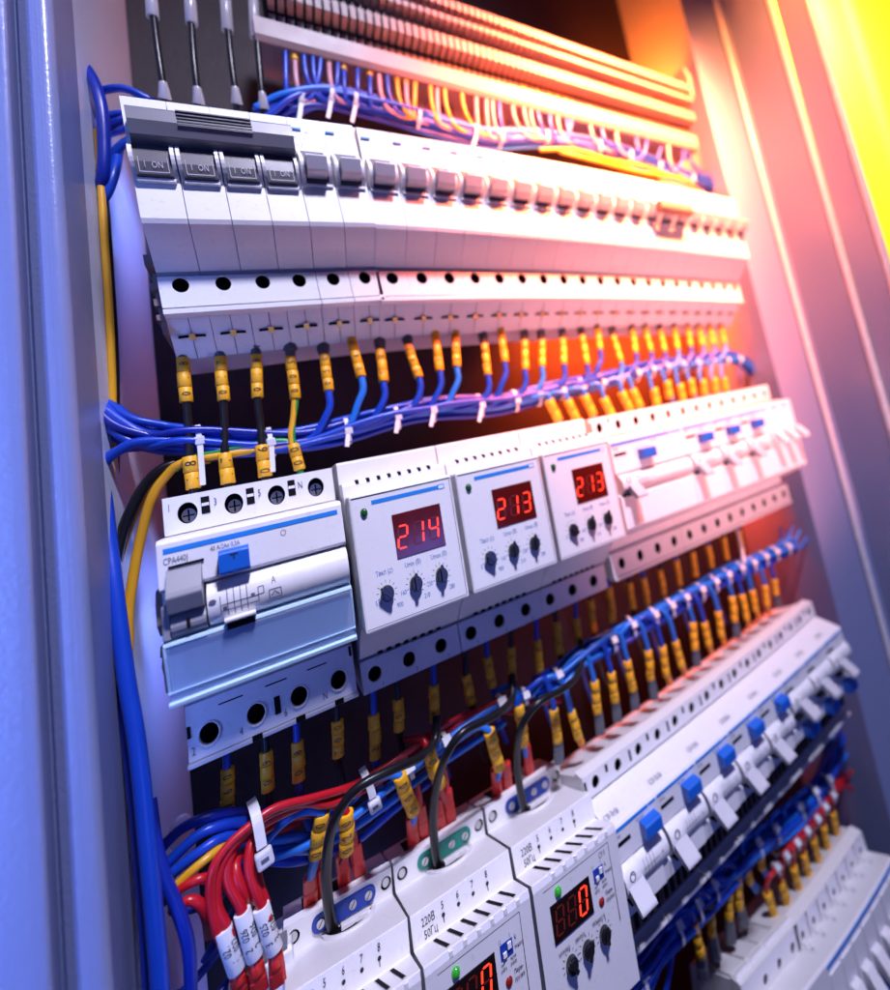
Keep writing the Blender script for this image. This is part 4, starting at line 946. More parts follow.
D1 = [((324,355),(328.5,391),'050'),((351,338),(361.4,377),'060'),((380.5,350),(383.5,382),'00'),((408,345),(419,377.5),'040'),((435,331),(440,371),'04'),((455.6,331),(457,367),'040'),((484,344),(488,375),'03'),((500.6,328),(504.7,362),'03'),((525,341),(525,370),'02'),((542,341),(542,367),None),((563,339),(564,364.6),None),((582,336),(587,364.6),None),((597,328),(600,350),None),
      ((613,336),(621,362),None),((632,330),(636,353),None),((645,327),(651,352),None),((660,330),(665,352),None),((674,328),(678,350),None),((687,326),(691,347),None),((698,326),(703,346),None),((709,325),(714,345),None),((720,324),(725,344),None)]
for i, (a, b_, t) in enumerate(D1):
    k = max(.45, 1-i*.028)
    yb, db = cly(b_[0]-18*k, cf)
    o = wire('numbered_wire', 'yellow-marked blue wire curving out under the top row, %s blue one from the %s' % (ordn(i if i < 11 else 21-i), 'left' if i < 11 else 'right'), 'wire', 'blue wires curving out under the top row',
        P((a[0]-1, a[1]-16*k, 24), (a[0], a[1], 28), (b_[0], b_[1], 32), (b_[0]+1.5*k, b_[1]+14*k, 33), (b_[0]-3*k, b_[1]+26*k, 33), (b_[0]-14*k, yb-3*k, 31), (b_[0]-34*k, cly(b_[0]-34*k, cf)[0]+2*k, 29), (b_[0]-55*k, cly(b_[0]-55*k, cf)[0]+1, 26)), 1.95, 'sky_wire' if i % 4 == 1 else 'blue_wire', 10)
    sleeve(o, at(a[0], a[1], 28), at(b_[0], b_[1], 32), 2.7, t, size=4.2)
    b = MB(); b.tube([at(a[0]-1.2, a[1]-14*k, 25), at(a[0]-.6, a[1]-5*k, 27), at(a[0], a[1]+1, 28)], [3.5, 3.4, 2.4], 8); b.obj('entry_collar', 'dark_plastic', o, .2)
for i, (x, y) in enumerate([(201,450),(271,438),(347,427),(396,414),(431,408),(479,403),(514,398),(537,394),(560,388),(580,385),(600,380),(618,374),(635,370),(650,368),(665,366),(680,364),(695,363),(710,362),(724,362),(737,363)]):
    yy, dd = cly(x, cf)
    tie(x, yy, dd, 7.4 if i < 8 else 6.6, 30, -6, 'white cable tie on the bundle between the top and middle rows, %s from the %s' % (ordn(i if i < 10 else 19-i), 'left' if i < 10 else 'right'), tail=((2, 45) if i == 0 else (2, 30) if i == 1 else (0, 16)) if i < 6 else None, head=2.0)
# yellow-green earth wire and its dark neighbour along the left
wire('earth_wire', 'green and yellow earth wire passing under the numbered black wires', 'wire', None, P((175,470,27),(190,459,30),(230,449,31),(262,443,31),(285,441,31),(300,447,33)), 1.5, 'green_wire', 12)
wire('earth_wire', 'yellow earth wire sweeping from the numbered wires down along the left wall', 'wire', None, P((118,790,16),(121,720,18),(125,670,20),(128,646,21),(128,618,22),(130,598,22),(138,550,23),(151,500,26),(167,475,28),(185,462,30),(230,454,31),(258,450,31),(290,446,31)), 2.0, 'yellow_wire', 12)
wire('feeder_cable', 'black cable curving beside the yellow earth wire left of the wide device', 'cable', None, P((111,600,18),(116,560,18),(126,522,20),(143,488,23),(163,468,26),(190,460,24),(230,456,24)), 2.3, 'black_cable', 12)
wire('feeder_cable', 'second dark wire behind the yellow earth wire left of the wide device', 'cable', None, P((113,610,12),(120,560,13),(132,520,15),(150,486,19),(170,468,22),(210,460,20)), 1.8, 'yellow_wire', 12)
wire('earth_wire', 'yellow wire running straight down beside the left door frame', 'wire', None, P((98,130,17),(104,235,18),(108.5,300,18),(112,380,18),(112,447,18),(110,530,18)), 1.6, 'yellow_wire', 12)
wire('feeder_cable', 'black cable running down right behind the straight yellow wire', 'cable', None, P((104,170,13),(113,300,13),(116.5,380,13),(116.5,460,13),(114,560,13)), 1.2, 'black_cable', 12)
# thick vertical blue cables at the lower left
wire('supply_cable', 'thick blue cable hanging along the left door frame to the bottom edge', 'cable', 'blue cables at the lower left', P((103,490,24),(109,540,28),(115,590,34),(126,675,40),(138,750,44),(149,860,48),(158,960,50),(163,1040,50)), 2.9, 'blue_wire', 14)
wire('supply_cable', 'dark blue cable just left of the thick one along the door frame', 'cable', 'blue cables at the lower left', P((104,520,20),(112,590,26),(121,680,34),(131,760,38),(142,870,42),(150,990,44),(152,1040,44)), 2.3, 'navy_wire', 14)
wire('supply_cable', 'blue cable bending away to the right at the bottom left', 'cable', 'blue cables at the lower left', P((150,800,34),(156,845,40),(166,880,44),(180,915,46),(189,950,46),(191,1000,44)), 2.2, 'navy_wire', 14)

# ---- E: wires entering the middle row from above (right part)
E1 = [(554,410,-12),(572,410,-10),(589,405,-7),(608,407.5,-4),(626,401,-3),(636.5,398,-3),(655.6,396.6,-3),(668.5,389,-3),(681.5,392,-2),(692,387,-1),(703.7,387,1),(715,385,1),(725,384,1)]
for i, (x, y, sl) in enumerate(E1):
    k = max(.6, 1-i*.03); x2 = x+sl*.9
    yb, db = cly(x2-4, cf)
    o = wire('numbered_wire', 'orange-marked blue wire entering the middle row from above, %s' % (ordn(i)+' from the left' if i < 7 else ordn(12-i)+' from the right'), 'wire', 'marked wires entering the middle row from above',
         P((x+sl*-.5+2, y+20*k, 28), (x+5*k, y+10*k, 32), (x-4*k, y-9*k, 36), (x-6*k, y-16*k, 36), (x2-6, yb+1, 34), (x2-18, cly(max(140, x2-18), cf)[0], 30)), 1.6, 'sky_wire', 10)
    sleeve(o, at(x+(5 if i < 6 else 2)*k, y+11*k, 32), at(x-(5 if i < 6 else 2)*k, y-10*k, 36), 3.5, None, segs=2)

# ---- F: dark markers hanging under the middle row
F1 = [((227,768),(228,812),'060'),((266,751),(268,791),'09'),((297,741),(299,781),'08'),((337,720),(338.5,757),'700'),((374,714),(375.5,759),'21'),((398,699),(399.5,731),'0'),((434,685),(434.5,722),'40'),((466,675),(472,704),'50'),((487,657),(493,687),'20'),((511,647),(512.5,681),'40'),((537,640),(540,674),'00'),((556,622),(560,654),None),((576,618),(579,647),None),
      ((590,600),(594,633),None),((609,587),(613,622),None),((629,583),(633,609),None),((643,578),(648,605),None),((660,570),(664,596),None),((676,560),(680,586),None),((692,552),(696,577),None),((708,545),(712,568),None),((723,537),(727,560),None),((738,530),(742,552),None)]
for i, (a, b_, t) in enumerate(F1):
    o = wire('numbered_wire', 'shaded wire with a yellow marker hanging under the middle row, %s' % (ordn(i)+' from the left' if i < 12 else ordn(22-i)+' from the right'), 'wire', 'marked wires hanging under the middle row',
        P((a[0]-1, a[1]-24, 18), (a[0], a[1], 20), (b_[0], b_[1], 20), (b_[0]+2, b_[1]+14, 16), (b_[0]+6, b_[1]+34, 4), (b_[0]+14, b_[1]+55, -14)), 1.6, ['blue_wire', 'black_cable'][i % 2], 8)
    sleeve(o, at(a[0], a[1], 20), at(b_[0], b_[1], 20), 2.75, t, size=4.2)

# ---- G: bundle between middle and third rows, and its drops
cg = [(470,735,22),(500,712,24),(535,690,26),(560,676,27),(585,655,28),(611,640,28),(640,623,28),(670,608,28),(698,592,28),(725,576,28),(752,564,28),(778,552,28),(792,545,26)]
bundle(cg[2:], 11, 5.8, 1.75, 'blue_wire', 'bundled_wire', lambda i: 'blue wire in the tied bundle above the third row of breakers', 'wire', 'wires of the bundle above the third row', mats=['blue_wire', 'sky_wire', 'navy_wire', 'blue_wire', 'sky_wire', 'blue_wire'])
for i, L in enumerate(([(780,552,28),(788,540,30),(793,525,30)], [(782,552,28),(794,542,30),(800,530,32)], [(784,553,28),(800,547,28),(808,535,26)], [(776,556,28),(784,545,28),(787,530,26)], [(770,560,26),(779,544,26),(781,527,22)])):
    wire('loose_wire', ['long light blue wire end fanning up at the right of the third-row bundle','light blue wire end leaning right in the fan above the third row','light blue wire end curling outermost in the fan above the third row','short upright light blue wire end in the fan above the third row','leftmost light blue wire end of the fan above the third row'][i], 'wire', 'blue wires fanning out right of the middle row', P(*L), 1.5, 'sky_wire', 8)
G1 = [((554,709),(558,742),(558.5,762),'g','06'),((571,711),(579,738),(582,744),'o','02'),((594,681),(598,713),(600,733),'g','05'),((611,672),(615,702),(617,720),'g','05'),((627,660),(633,691),(635,708),'g','04'),
      ((648,650),(651,680),(654,698),'g','03'),((662,646),(667,676),(670.5,683),'o',None),((675,641),(682,667),(685,673),'o',None),((693,622),(695,650),(697,665),'g',None),((704,622),(709,646),(711.5,653),'o',None),((718,611),(722,637),(724.5,645),'o',None),((732,596),(735,622),(737,637),'g',None),((742,594),(747,620),(749,627),'o',None),((752,590),(756,611),(759,619),'o',None),((765,585),(767,606),(769.5,613),'o',None),((774,579),(776,595),(778,606),'g',None)]
for i, (a, b_, c, kd, t) in enumerate(G1):
    k = max(.5, 1-i*.033)
    yb, db = cly(a[0]-16*k, cg)
    o = wire('numbered_wire', 'blue wire with a bright orange marker dropping into the third row, %s' % (ordn(i)+' from the left' if i < 8 else ordn(15-i)+' from the right'), 'wire', 'marked wires dropping into the third row',
        P((a[0]-40*k, cly(max(471, a[0]-40*k), cg)[0]+2, 29), (a[0]-22*k, yb-2, 32), (a[0]-9*k, a[1]-30*k, 33), (a[0]-3*k, a[1]-12*k, 32), (a[0], a[1], 31), (b_[0], b_[1], 29), ((b_[0]+(c[0]-b_[0])*.25, b_[1]+(c[1]-b_[1])*.25, 28.5) if kd == 'g' else (c[0], c[1]-3, 27))), 1.85, 'sky_wire' if i % 3 else 'blue_wire', 10)
    sleeve(o, at(a[0], a[1], 31), at(b_[0], b_[1], 29), 3.0, t, size=4.4)
    if kd == 'g': boot(o, at(b_[0], b_[1]-2, 29), at(c[0]+.5, c[1], 27), 2.7, 'grey_boot')
    else: sleeve(o, at(b_[0], b_[1]-1, 29), at(c[0], c[1], 28), 2.3, None, 'orange_boot', name='ferrule_collar', segs=1)
for i, (x, y) in enumerate([(610.5,642),(630,627),(652,617),(668.7,608),(683,600),(698.6,592),(712,584),(725,577),(738,570),(750,565),(762,559),(773,554),(785,549)]):
    tie(x, y, 28, 7.4, 30, -17, 'white cable tie on the bundle above the third row of breakers, %s' % (ordn(i)+' from the left' if i < 7 else ordn(12-i)+' from the right'), head=2.3)
tie(557, 676, 28, 5.5, 24, -16, 'white cable tie beside the black cable of the right relay', head=2.3)
b = MB(); b.tube([at(737, 530, 34), at(741, 545, 34), at(744, 562, 34)], [.8, 1.2, 2.2], 8); tagp(b.obj('cable_tie', 'white_nylon'), 'loose white tie tail pointing down under the right end of the middle row', 'cable tie', 'white cable ties on the wire bundles')

# ---- H: relays of the third row - black cables, plugs, tags, side bundles
wire('current_cable', 'glossy black cable arching into the relay with the blue block at the bottom left', 'cable', 'black cables through the relays', P((437,715,30),(435,740,34),(420,757,42),(398,767,48),(363,784,50),(343,805,48),(331,832,42),(326.5,869,30),(329,909,20),(336,940,14),(338,946,10)), 2.35, 'black_cable', 14)
wire('current_cable', 'glossy black cable arching into the relay with the green block', 'cable', 'black cables through the relays', P((512,675,26),(511,700,34),(492,717,44),(464,731,50),(447,754,48),(436.5,786,38),(433,820,28),(436,855,20),(440,872,14)), 2.25, 'black_cable', 14)
wire('current_cable', 'glossy black cable arching into the right stepped relay', 'cable', 'black cables through the relays', P((581,640,24),(582,660,32),(575,678,40),(561,690,46),(538,703,50),(521,728,46),(517,760,34),(521,795,24),(527,818,16),(529,822,12)), 2.25, 'black_cable', 14)
def tagged(lab, pts, A, B, txt, mm='red_wire', r=1.8, flip=False):
    dist = lambda q, S_: math.hypot(q[0]-S_[0], q[1]-S_[1])
    ia = min(range(len(pts)), key=lambda k_: dist(pts[k_], A)); ib = min(range(len(pts)), key=lambda k_: dist(pts[k_], B))
    keep0 = [q for q in pts[:ia+1] if dist(q, A) > 8]; keep1 = [q for q in pts[ib:] if dist(q, B) > 5 and dist(q, A) > dist(A, B)][:1]
    mid = tuple((p_+q_)/2 for p_, q_ in zip(A, B)); pts = keep0+[A, mid, B]+keep1
    o = wire('numbered_wire', lab, 'wire', 'marked wires over the stepped relays', P(*pts), r, mm, 12); sleeve(o, at(*A), at(*B), 3.4, txt, size=5.4, flip=flip); return o
o = tagged('sky blue wire with yellow marker 010 arching to the left relay', [(262,846,22),(275,830,26),(289,818,28),(303,811,30),(317,814,30),(321,825,28),(318,855,22),(311,876,14),(310,892,8)], (322,813,29), (316,856,22), '010', 'sky_wire', 2.1)
boot(o, at(309.5, 875, 12), at(311, 904, 2), 2.6, 'red_boot', 'plug')
o = tagged('red wire with yellow marker 020 next to the black cable of the left relay', [(285,815,20),(310,803,24),(330,804,28),(344,812,30),(348,830,28),(345,850,22),(342,862,12),(343,875,6)], (346,812,29), (347,852,22), '020')
boot(o, at(341, 852, 14), at(345, 884, 2), 2.5, 'red_boot', 'plug')
for i, (lab, a, c) in enumerate((('red plug at the right of the left relay, beside marker 020', (355,844,13), (360,876,2)), ('red plug half hidden behind the black cable of the left relay', (322,866,10), (325,896,0)),
    ('red plug behind the black cable of the relay with the green block', (437,798,13), (441,828,2)), ('red plug at the right end of the green block relay', (447,790,13), (451,821,2)), ('second red plug from the left on the relay with the green block', (420,805,12), (424,836,2)))):
    b = boot(None, at(*a), at(*c), 2.5, 'red_boot', 'plug'); tagp(b, lab, 'plug', 'red plugs of the stepped relays')
    q = P((a[0]-3, a[1]-22, a[2]+4), (a[0]-1, a[1]-10, a[2]+2), a); t = MB(); t.tube(q, 1.7, 10); t.obj('wire_end', 'red_wire', b)
o = tagged('blue wire with yellow marker 000 bent over the relay with the green block', [(330,815,18),(352,800,22),(372,781,26),(392,773,30),(402,778,32),(409,795,26),(414,815,16),(413,825,8)], (399,775,31), (414,812,20), '000', 'sky_wire')
boot(o, at(411, 816, 13), at(414, 846, 2), 2.5, 'red_boot', 'plug')
o = tagged('red wire with yellow marker 60 left of the black cable of the green block relay', [(405,740,20),(420,738,26),(430,745,30),(433,765,28),(440,786,20),(445,800,12)], (428,748,30), (440,786,20), '60')
o = tagged('sky blue wire with yellow marker 000 arriving at the right relay', [(440,760,20),(460,737,24),(478,727,28),(490,732,31),(495,750,28),(499,768,18),(497,780,8)], (489,731,30), (500,768,20), '000', 'sky_wire')
boot(o, at(495, 768, 13), at(498, 795, 2), 2.5, 'red_boot', 'plug'); boot(o, at(506, 763, 13), at(508, 788, 2), 2.5, 'red_boot', 'plug')
o = tagged('wire with yellow marker 90 behind the black cable of the right relay', [(498,690,20),(512,686,26),(519,700,30),(522,725,26),(525,745,16),(527,760,6)], (519,704,29), (524,744,18), '90', 'sky_wire')
boot(o, at(526, 745, 13), at(530, 775, 2), 2.5, 'red_boot', 'plug')
# blue wires running along behind the relays
for i, L in enumerate(([(235,850,14),(262,842,20),(290,838,20),(318,834,18),(345,820,18),(380,795,20),(420,765,20),(460,738,20),(500,712,22),(540,690,24)], [(262,850,16),(290,850,18),(318,848,16),(350,830,16),(385,806,16),(425,775,16),(465,748,16),(505,722,16)],
                       [(250,858,10),(290,862,12),(318,856,12),(355,842,10),(400,805,10),(440,775,10)], [(236,866,12),(268,858,18),(300,848,22),(330,832,24),(360,812,24),(385,790,24),(410,770,26),(440,745,26),(470,722,26),(505,700,26),(545,682,26)])):
    wire('bundled_wire', 'sky blue wire running behind the stepped relays, %s of the four' % ['uppermost', 'second', 'lowest', 'front'][i], 'wire', 'blue wires behind the stepped relays', P(*L), 2.0, ['sky_wire', 'sky_wire', 'blue_wire', 'sky_wire'][i], 12)
# red bundle
RW = [[(560,700,10),(500,706,18),(450,722,24),(400,757,24),(356,784,28),(316,797,34),(275,808,38),(247,828,40),(226,848,42),(213,870,44),(211,900,44),(218,931,44),(226,948,42)],
      [(520,712,10),(480,712,18),(430,745,20),(380,780,24),(333,803,30),(302,803,34),(268,815,36),(236,842,40),(219,872,42),(217,905,43),(227,928,44),(232,945,42)],
      [(470,720,12),(440,735,16),(400,765,18),(360,790,22),(320,800,28),(280,815,32),(243,838,36),(230,858,40),(228,880,42),(240,905,44),(247,925,44)],
      [(330,806,24),(300,808,28),(268,822,32),(252,842,38),(249,868,42),(256,892,44),(265,912,44),(268,920,44)],
      [(320,812,20),(290,818,24),(262,833,28),(254,850,34),(258,880,40),(266,905,42)],
      [(300,822,16),(262,838,22),(245,852,30),(236,862,38),(238,880,42),(247,896,42),(252,902,38)],
      [(160,905,36),(174,893,38),(190,883,40),(206,878,40),(222,884,34),(240,895,26)],
      [(172,910,40),(181,904,42),(191,900,43),(201,905,43),(207,918,40),(210,935,32)]]
RL = ['outermost red wire sweeping round to the leftmost printed sleeve', 'red wire just inside the outermost one, entering the leftmost sleeve', 'red wire sweeping to the middle printed sleeve', 'red wire dropping to the right printed sleeve', 'thin red wire just behind the one to the right sleeve', 'red wire looping short of the sleeves', 'red wire entering from the left frame under the yellow wire', 'bright red wire hooking down at the far left']
ws = [wire('power_wire', RL[i], 'wire', 'red wires at the lower left', P(*L), 1.9, 'red_wire', 14) for i, L in enumerate(RW)]
def psleeve(parent, A, B, r, rows):
    ax, nn, sd = facing(A, B); L = (B-A).length; b = MB()
    b.tube([A, A+ax*.4, (A+B)/2+sd*.2, B-ax*.4, B], [r*.94, r, r*.97, r, r*.95], 18); o = b.obj('printed_sleeve', 'label_white', parent)
    b = MB()
    for k, (t, off) in enumerate(rows):
        vs, fs, w = glyphs(t); s = 4.4
        out = []
        for gx, gy in vs:
            u = L*.52-(gx-w/2)*s*.9; tt = (gy-.35)*s*.85+off*.8; an = tt/r
            out.append(A+ax*u+(nn*math.cos(an)+sd*math.sin(an))*(r*1.01+.07))
        b.add(out, fs)
    b.obj('printed_number', 'black_print', o); return o
for w_, A, B, rows, ba, bb in ((ws[1], (223,928,44), (237,970,40), [('1  021', 1.6), ('1.  022', -2.6)], (236,968,40), (243,994,34)), (ws[2], (242,911,44), (255,957,41), [('2   026', 1.6), ('2.  026', -2.6)], (254,955,41), (260,990,35)), (ws[3], (261,906,44), (275,950,41), [('3   025', 1.6), ('3.  026', -2.6)], (274,948,41), (278,982,35))):
    psleeve(w_, at(*A), at(*B), 3.05, rows)
    q = MB(); q.tube([at(*B), at(*ba), at((ba[0]+bb[0])/2, (ba[1]+bb[1])/2, ba[2]-2)], [2.3, 2.5, 2.3], 12); q.obj('crimp_neck', 'red_boot', w_)
    boot(w_, at(ba[0]+1.5, ba[1]+7, ba[2]-1), at(*bb), 2.5, 'red_boot', 'plug')
for i, L in enumerate(([(140,875,20),(159,851,24),(181,829,28),(205,818,30),(228,813,28),(262,812,20),(310,800,10)], [(140,890,24),(164,867,28),(194,838,32),(215,827,32),(240,822,28),(280,820,18)], [(146,900,26),(167,878,30),(198,853,34),(222,838,32),(250,835,24),(290,835,12)])):
    wire('supply_wire', 'blue wire curving in from the lower left under the wide device, %s of three' % ['top', 'middle', 'bottom'][i], 'wire', 'blue wires curving in at the lower left', P(*L), 2.3, ['navy_wire', 'blue_wire', 'blue_wire'][i], 12)
wire('earth_wire', 'yellow wire between the blue and red ones at the lower left', 'wire', None, P((150,915,34),(176,886,37),(200,864,38),(222,848,34),(250,836,22)), 1.9, 'yellow_wire', 12)
for i, L in enumerate(([(180,912,20),(215,900,24),(232,880,28),(250,868,26),(262,850,24)], [(205,960,10),(222,930,12),(238,905,16),(250,870,22)], [(170,1000,20),(190,985,24),(215,955,20),(230,930,12)], [(215,1000,16),(232,975,12),(240,950,6)])):
    wire('control_wire', 'dark blue wire in the shade behind the red ones, %s of four' % ordn(i), 'wire', 'shaded blue wires behind the red ones', P(*L), 1.9, 'navy_wire', 10)
def strap_tie(pts, w, head, lab):
    q = ctr(P(*pts)); b = MB(); v = []
    for k, p in enumerate(q):
        ax = (q[min(k+1, len(q)-1)]-q[max(k-1, 0)]).normalized(); nn = CAM-p; nn = (nn-ax*nn.dot(ax)).normalized(); sd = ax.cross(nn)
        v += [p+sd*w+nn*.5, p-sd*w+nn*.5, p-sd*w-nn*.5, p+sd*w-nn*.5]
    b.add(v, [(4*k+j_, 4*k+(j_+1) % 4, 4*k+4+(j_+1) % 4, 4*k+4+j_) for k in range(len(q)-1) for j_ in range(4)]+[(0, 1, 2, 3), tuple(4*len(q)-4+j_ for j_ in (3, 2, 1, 0))])
    o = tagp(b.obj('cable_tie', 'white_nylon', None, .2), lab, 'cable tie', 'white cable ties on the wire bundles')
    hu, hv, hd, hw, hl = head; c = at(hu, hv, hd); ax = (c-at(pts[-1][0], pts[-1][1], hd)).normalized(); nn = CAM-c; nn = (nn-ax*nn.dot(ax)).normalized(); sd = ax.cross(nn)
    b = MB(); q = [c+ax*a_*hl+sd*s_*hw+nn*z_ for z_ in (-2.2, 2.4) for a_, s_ in ((-1, -1), (1, -1), (1, 1), (-1, 1))]
    b.add(q, [(0, 3, 2, 1), (4, 5, 6, 7), (0, 1, 5, 4), (1, 2, 6, 5), (2, 3, 7, 6), (3, 0, 4, 7)]); hd_ = b.obj('lock_head', 'white_nylon', o, 1.1)
    b = MB(); q = [c+ax*a_*hl*.25+sd*s_*hw*.45+nn*z_ for z_ in (2.3, 2.55) for a_, s_ in ((-1, -1), (1, -1), (1, 1), (-1, 1))]
    b.add(q, [(0, 3, 2, 1), (4, 5, 6, 7), (0, 1, 5, 4), (1, 2, 6, 5), (2, 3, 7, 6), (3, 0, 4, 7)]); b.obj('pawl_slot', 'faint_print', hd_)
strap_tie([(251,800,20),(254,808,38),(257,820,43),(260,836,45),(262,848,46)], 1.9, (264.5, 858, 46, 3.2, 3.6), 'white cable tie with a big square head in front of the red bundle')
strap_tie([(362,768,22),(366,777,32),(371,790,33),(373,798,33)], 1.7, (375, 805, 33, 2.9, 3.0), 'white cable tie with a square head left of marker 000')
tie(409, 768, 24, 5.0, 24, -18, 'white cable tie just left of the black cable to the green block relay', head=2.5)
tie(446, 741, 26, 5.0, 24, -18, 'white cable tie between the two left black cables', head=2.4)
tie(500, 703, 26, 4.8, 24, -12, 'white cable tie round the red wires near the right relay', head=2.6)
tie(524, 696, 28, 4.6, 24, -12, 'white cable tie right of the black cable hanging from the middle row', head=2.2)
wire('power_wire', 'red wire looping under the middle row near the right relay', 'wire', None, P((440,738,22),(470,716,24),(492,703,26),(507,698,26),(513,703,24),(505,709,20),(480,718,16)), 1.9, 'red_wire', 12)
# adhesive cable mount on the wall
b = MB(); b.dome(0, 0, 5.2, 7.5, 0, 3.2, 0, 24)
o = b.obj('cable_clip', 'clear_sleeve'); w_ = at(181, 832, 2); o.location = w_*S; o.rotation_euler = (0, 0, math.radians(35)); tagp(o, 'clear round cable clip on the side wall above the lower left wires', 'cable clip')

# ---- I: bottom row wiring
cj = [(600,1010,26),(636,978,28),(660,945,28),(678,925,28),(700,903,28),(720,882,28),(752,848,28),(779,828,28),(803,806,28),(822,782,26),(830,760,20),(836,735,8)]
bundle(cj, 13, 7.0, 1.9, 'blue_wire', 'bundled_wire', lambda i: 'blue wire in the tied bundle between the third and bottom rows', 'wire', 'wires of the bundle above the bottom row', mats=['sky_wire', 'blue_wire', 'sky_wire', 'blue_wire', 'navy_wire', 'blue_wire'])
for i, L in enumerate(([(590,1010,24),(615,975,26),(640,950,26),(668,930,26)], [(610,1010,34),(632,985,34),(650,965,34),(672,935,32)], [(640,1010,30),(652,985,30),(662,960,30),(675,935,28)], [(662,1010,26),(668,980,26),(672,955,26),(676,935,26)], [(820,790,26),(835,775,20),(846,755,10),(852,728,-5)], [(815,795,26),(822,770,22),(824,748,12),(824,725,0)])):
    wire('control_wire', ['leftmost blue wire of the fan at the bottom edge', 'second blue wire of the fan at the bottom edge', 'third blue wire of the fan at the bottom edge', 'rightmost blue wire of the fan at the bottom edge', 'blue wire swinging up to the right below the third row', 'blue wire rising straight below the right end of the third row'][i], 'wire', 'blue wires fanning from the lowest bundle', P(*L), 1.9, ['sky_wire', 'blue_wire'][i % 2], 10)
for i, (x, y) in enumerate([(640.6,979),(676,929),(695,907),(711,887),(755,846),(772,832),(797,810),(812,795),(826,784)]):
    tie(x, y, 29, 8.2, 24, -24, 'white cable tie on the lowest blue bundle, %s from the left' % ordn(i), head=2.6, tail=(-12, -12) if i == 0 else None)
J1 = [((694,922),(701,956),(703,973),'grey_boot'),((710,903),(711.5,934),(716,955),'grey_boot'),((729,890),(728.5,918),(731,938),'grey_boot'),((737,875),(739.5,908),(744,920),'grey_boot')]
for i, (a, b_, c, mm) in enumerate(J1):
    o = wire('numbered_wire', 'dark-booted blue wire on the four-cap breaker, %s from the left' % ordn(i), 'wire', 'marked wires on the bottom row', P((a[0]-26, a[1]+2, 30), (a[0]-12, a[1]-12, 34), (a[0]-3, a[1]-8, 34), (a[0], a[1], 32), (b_[0], b_[1], 28), (b_[0]+(c[0]-b_[0])*.2, b_[1]+(c[1]-b_[1])*.2, 27)), 2.0, 'blue_wire', 10)
    sleeve(o, at(a[0], a[1], 32), at(b_[0], b_[1], 28), 3.2, '0%d' % (4-i), size=3.6); boot(o, at(b_[0], b_[1]-2, 28), at(c[0], c[1]+2, 22), 3.3, mm)
J2 = [((744,856),(750,881),(757,886)),((758,846),(762,867),(767,872)),((773,831),(775,851),(779,856)),((786,821),(788,841),(791,846)),((797,812),(798,829),(801,833))]
for i, (a, b_, c) in enumerate(J2):
    o = wire('numbered_wire', 'blue-tipped wire with yellow marker behind the red row, %s from the left' % ordn(i), 'wire', 'blue tipped wires on the bottom row', P((a[0]+10, a[1]-24, 28), (a[0]-2, a[1]-13, 32), (a[0], a[1], 28), (b_[0], b_[1], 22), (b_[0]+(c[0]-b_[0])*.3, b_[1]+(c[1]-b_[1])*.3, 21)), 1.8, 'sky_wire', 10)
    sleeve(o, at(a[0], a[1], 28), at(b_[0], b_[1], 22), 3.2, None); boot(o, at(b_[0], b_[1]-1, 22), at(c[0], c[1]+3, 16), 2.4, 'blue_boot', 'ferrule_collar')
J3 = [((767,892),(775,916),(778,919),(779,856)),((781,881),(788,905),(791,909),(788,850)),((793,866),(799,889),(802,893),(798,842)),((803,853),(809,875),(812,878),(806,831)),((813,838),(819,860),(821,862),(812,820)),((823,825),(828,847),(831,851),(822,812)),((832,811),(837,832),(840,836),(828,800))]
cr_ = [(775,868),(784,857),(795,844),(805,832),(815,820),(823,808),(831,796)]
for i, (a, b_, c, t) in enumerate(J3):
    u0, v0 = cr_[i]
    o = wire('numbered_wire', 'yellow-marked red wire arching onto the bottom row, %s from the left' % ordn(i), 'wire', 'red wires arching onto the bottom row', P((u0+14, v0-14, 24), (u0+4, v0-4, 32), (u0-3, v0+6, 36), (a[0]+1, a[1]-12, 34), (a[0], a[1], 30), (b_[0], b_[1], 26), (c[0], c[1]-1, 25)), 1.8, 'red_wire', 10)
    sleeve(o, at(a[0], a[1], 30), at(b_[0], b_[1], 26), 3.2, '0%d' % (i+1) if i < 3 else None, size=3.2); sleeve(o, at(b_[0], b_[1]-1, 26), at(c[0], c[1]+1, 24), 2.3, None, 'red_boot', name='ferrule_collar', segs=1)
    tie(u0+1, v0+1, 34, 3.4, 10, -12, 'white cable tie on the red row of the bottom right, %s from the left' % ordn(i), head=2.5)
cr3 = [(775,870,32),(795,845,34),(815,821,34),(833,794,30),(845,778,22)]
for k in range(3):
    wire('power_wire', '%s long red wire running along the red row at the bottom right' % ordn(k), 'wire', 'long red wires at the bottom right', P(*[(u+2*k-2, v+2*k-3, d-2*k) for u, v, d in cr3]), 1.7, 'red_wire', 9)
for i, L in enumerate(([(831,795,30),(842,782,28),(852,771,24)], [(832,793,30),(843,787,28),(853,789,26)], [(829,797,30),(840,790,26),(850,780,20)])):
    wire('loose_wire', 'red wire end sticking out at the right of the bottom bundle, %s of three' % ordn(i), 'wire', 'red wire ends at the right', P(*L), 1.5, 'red_wire', 8)
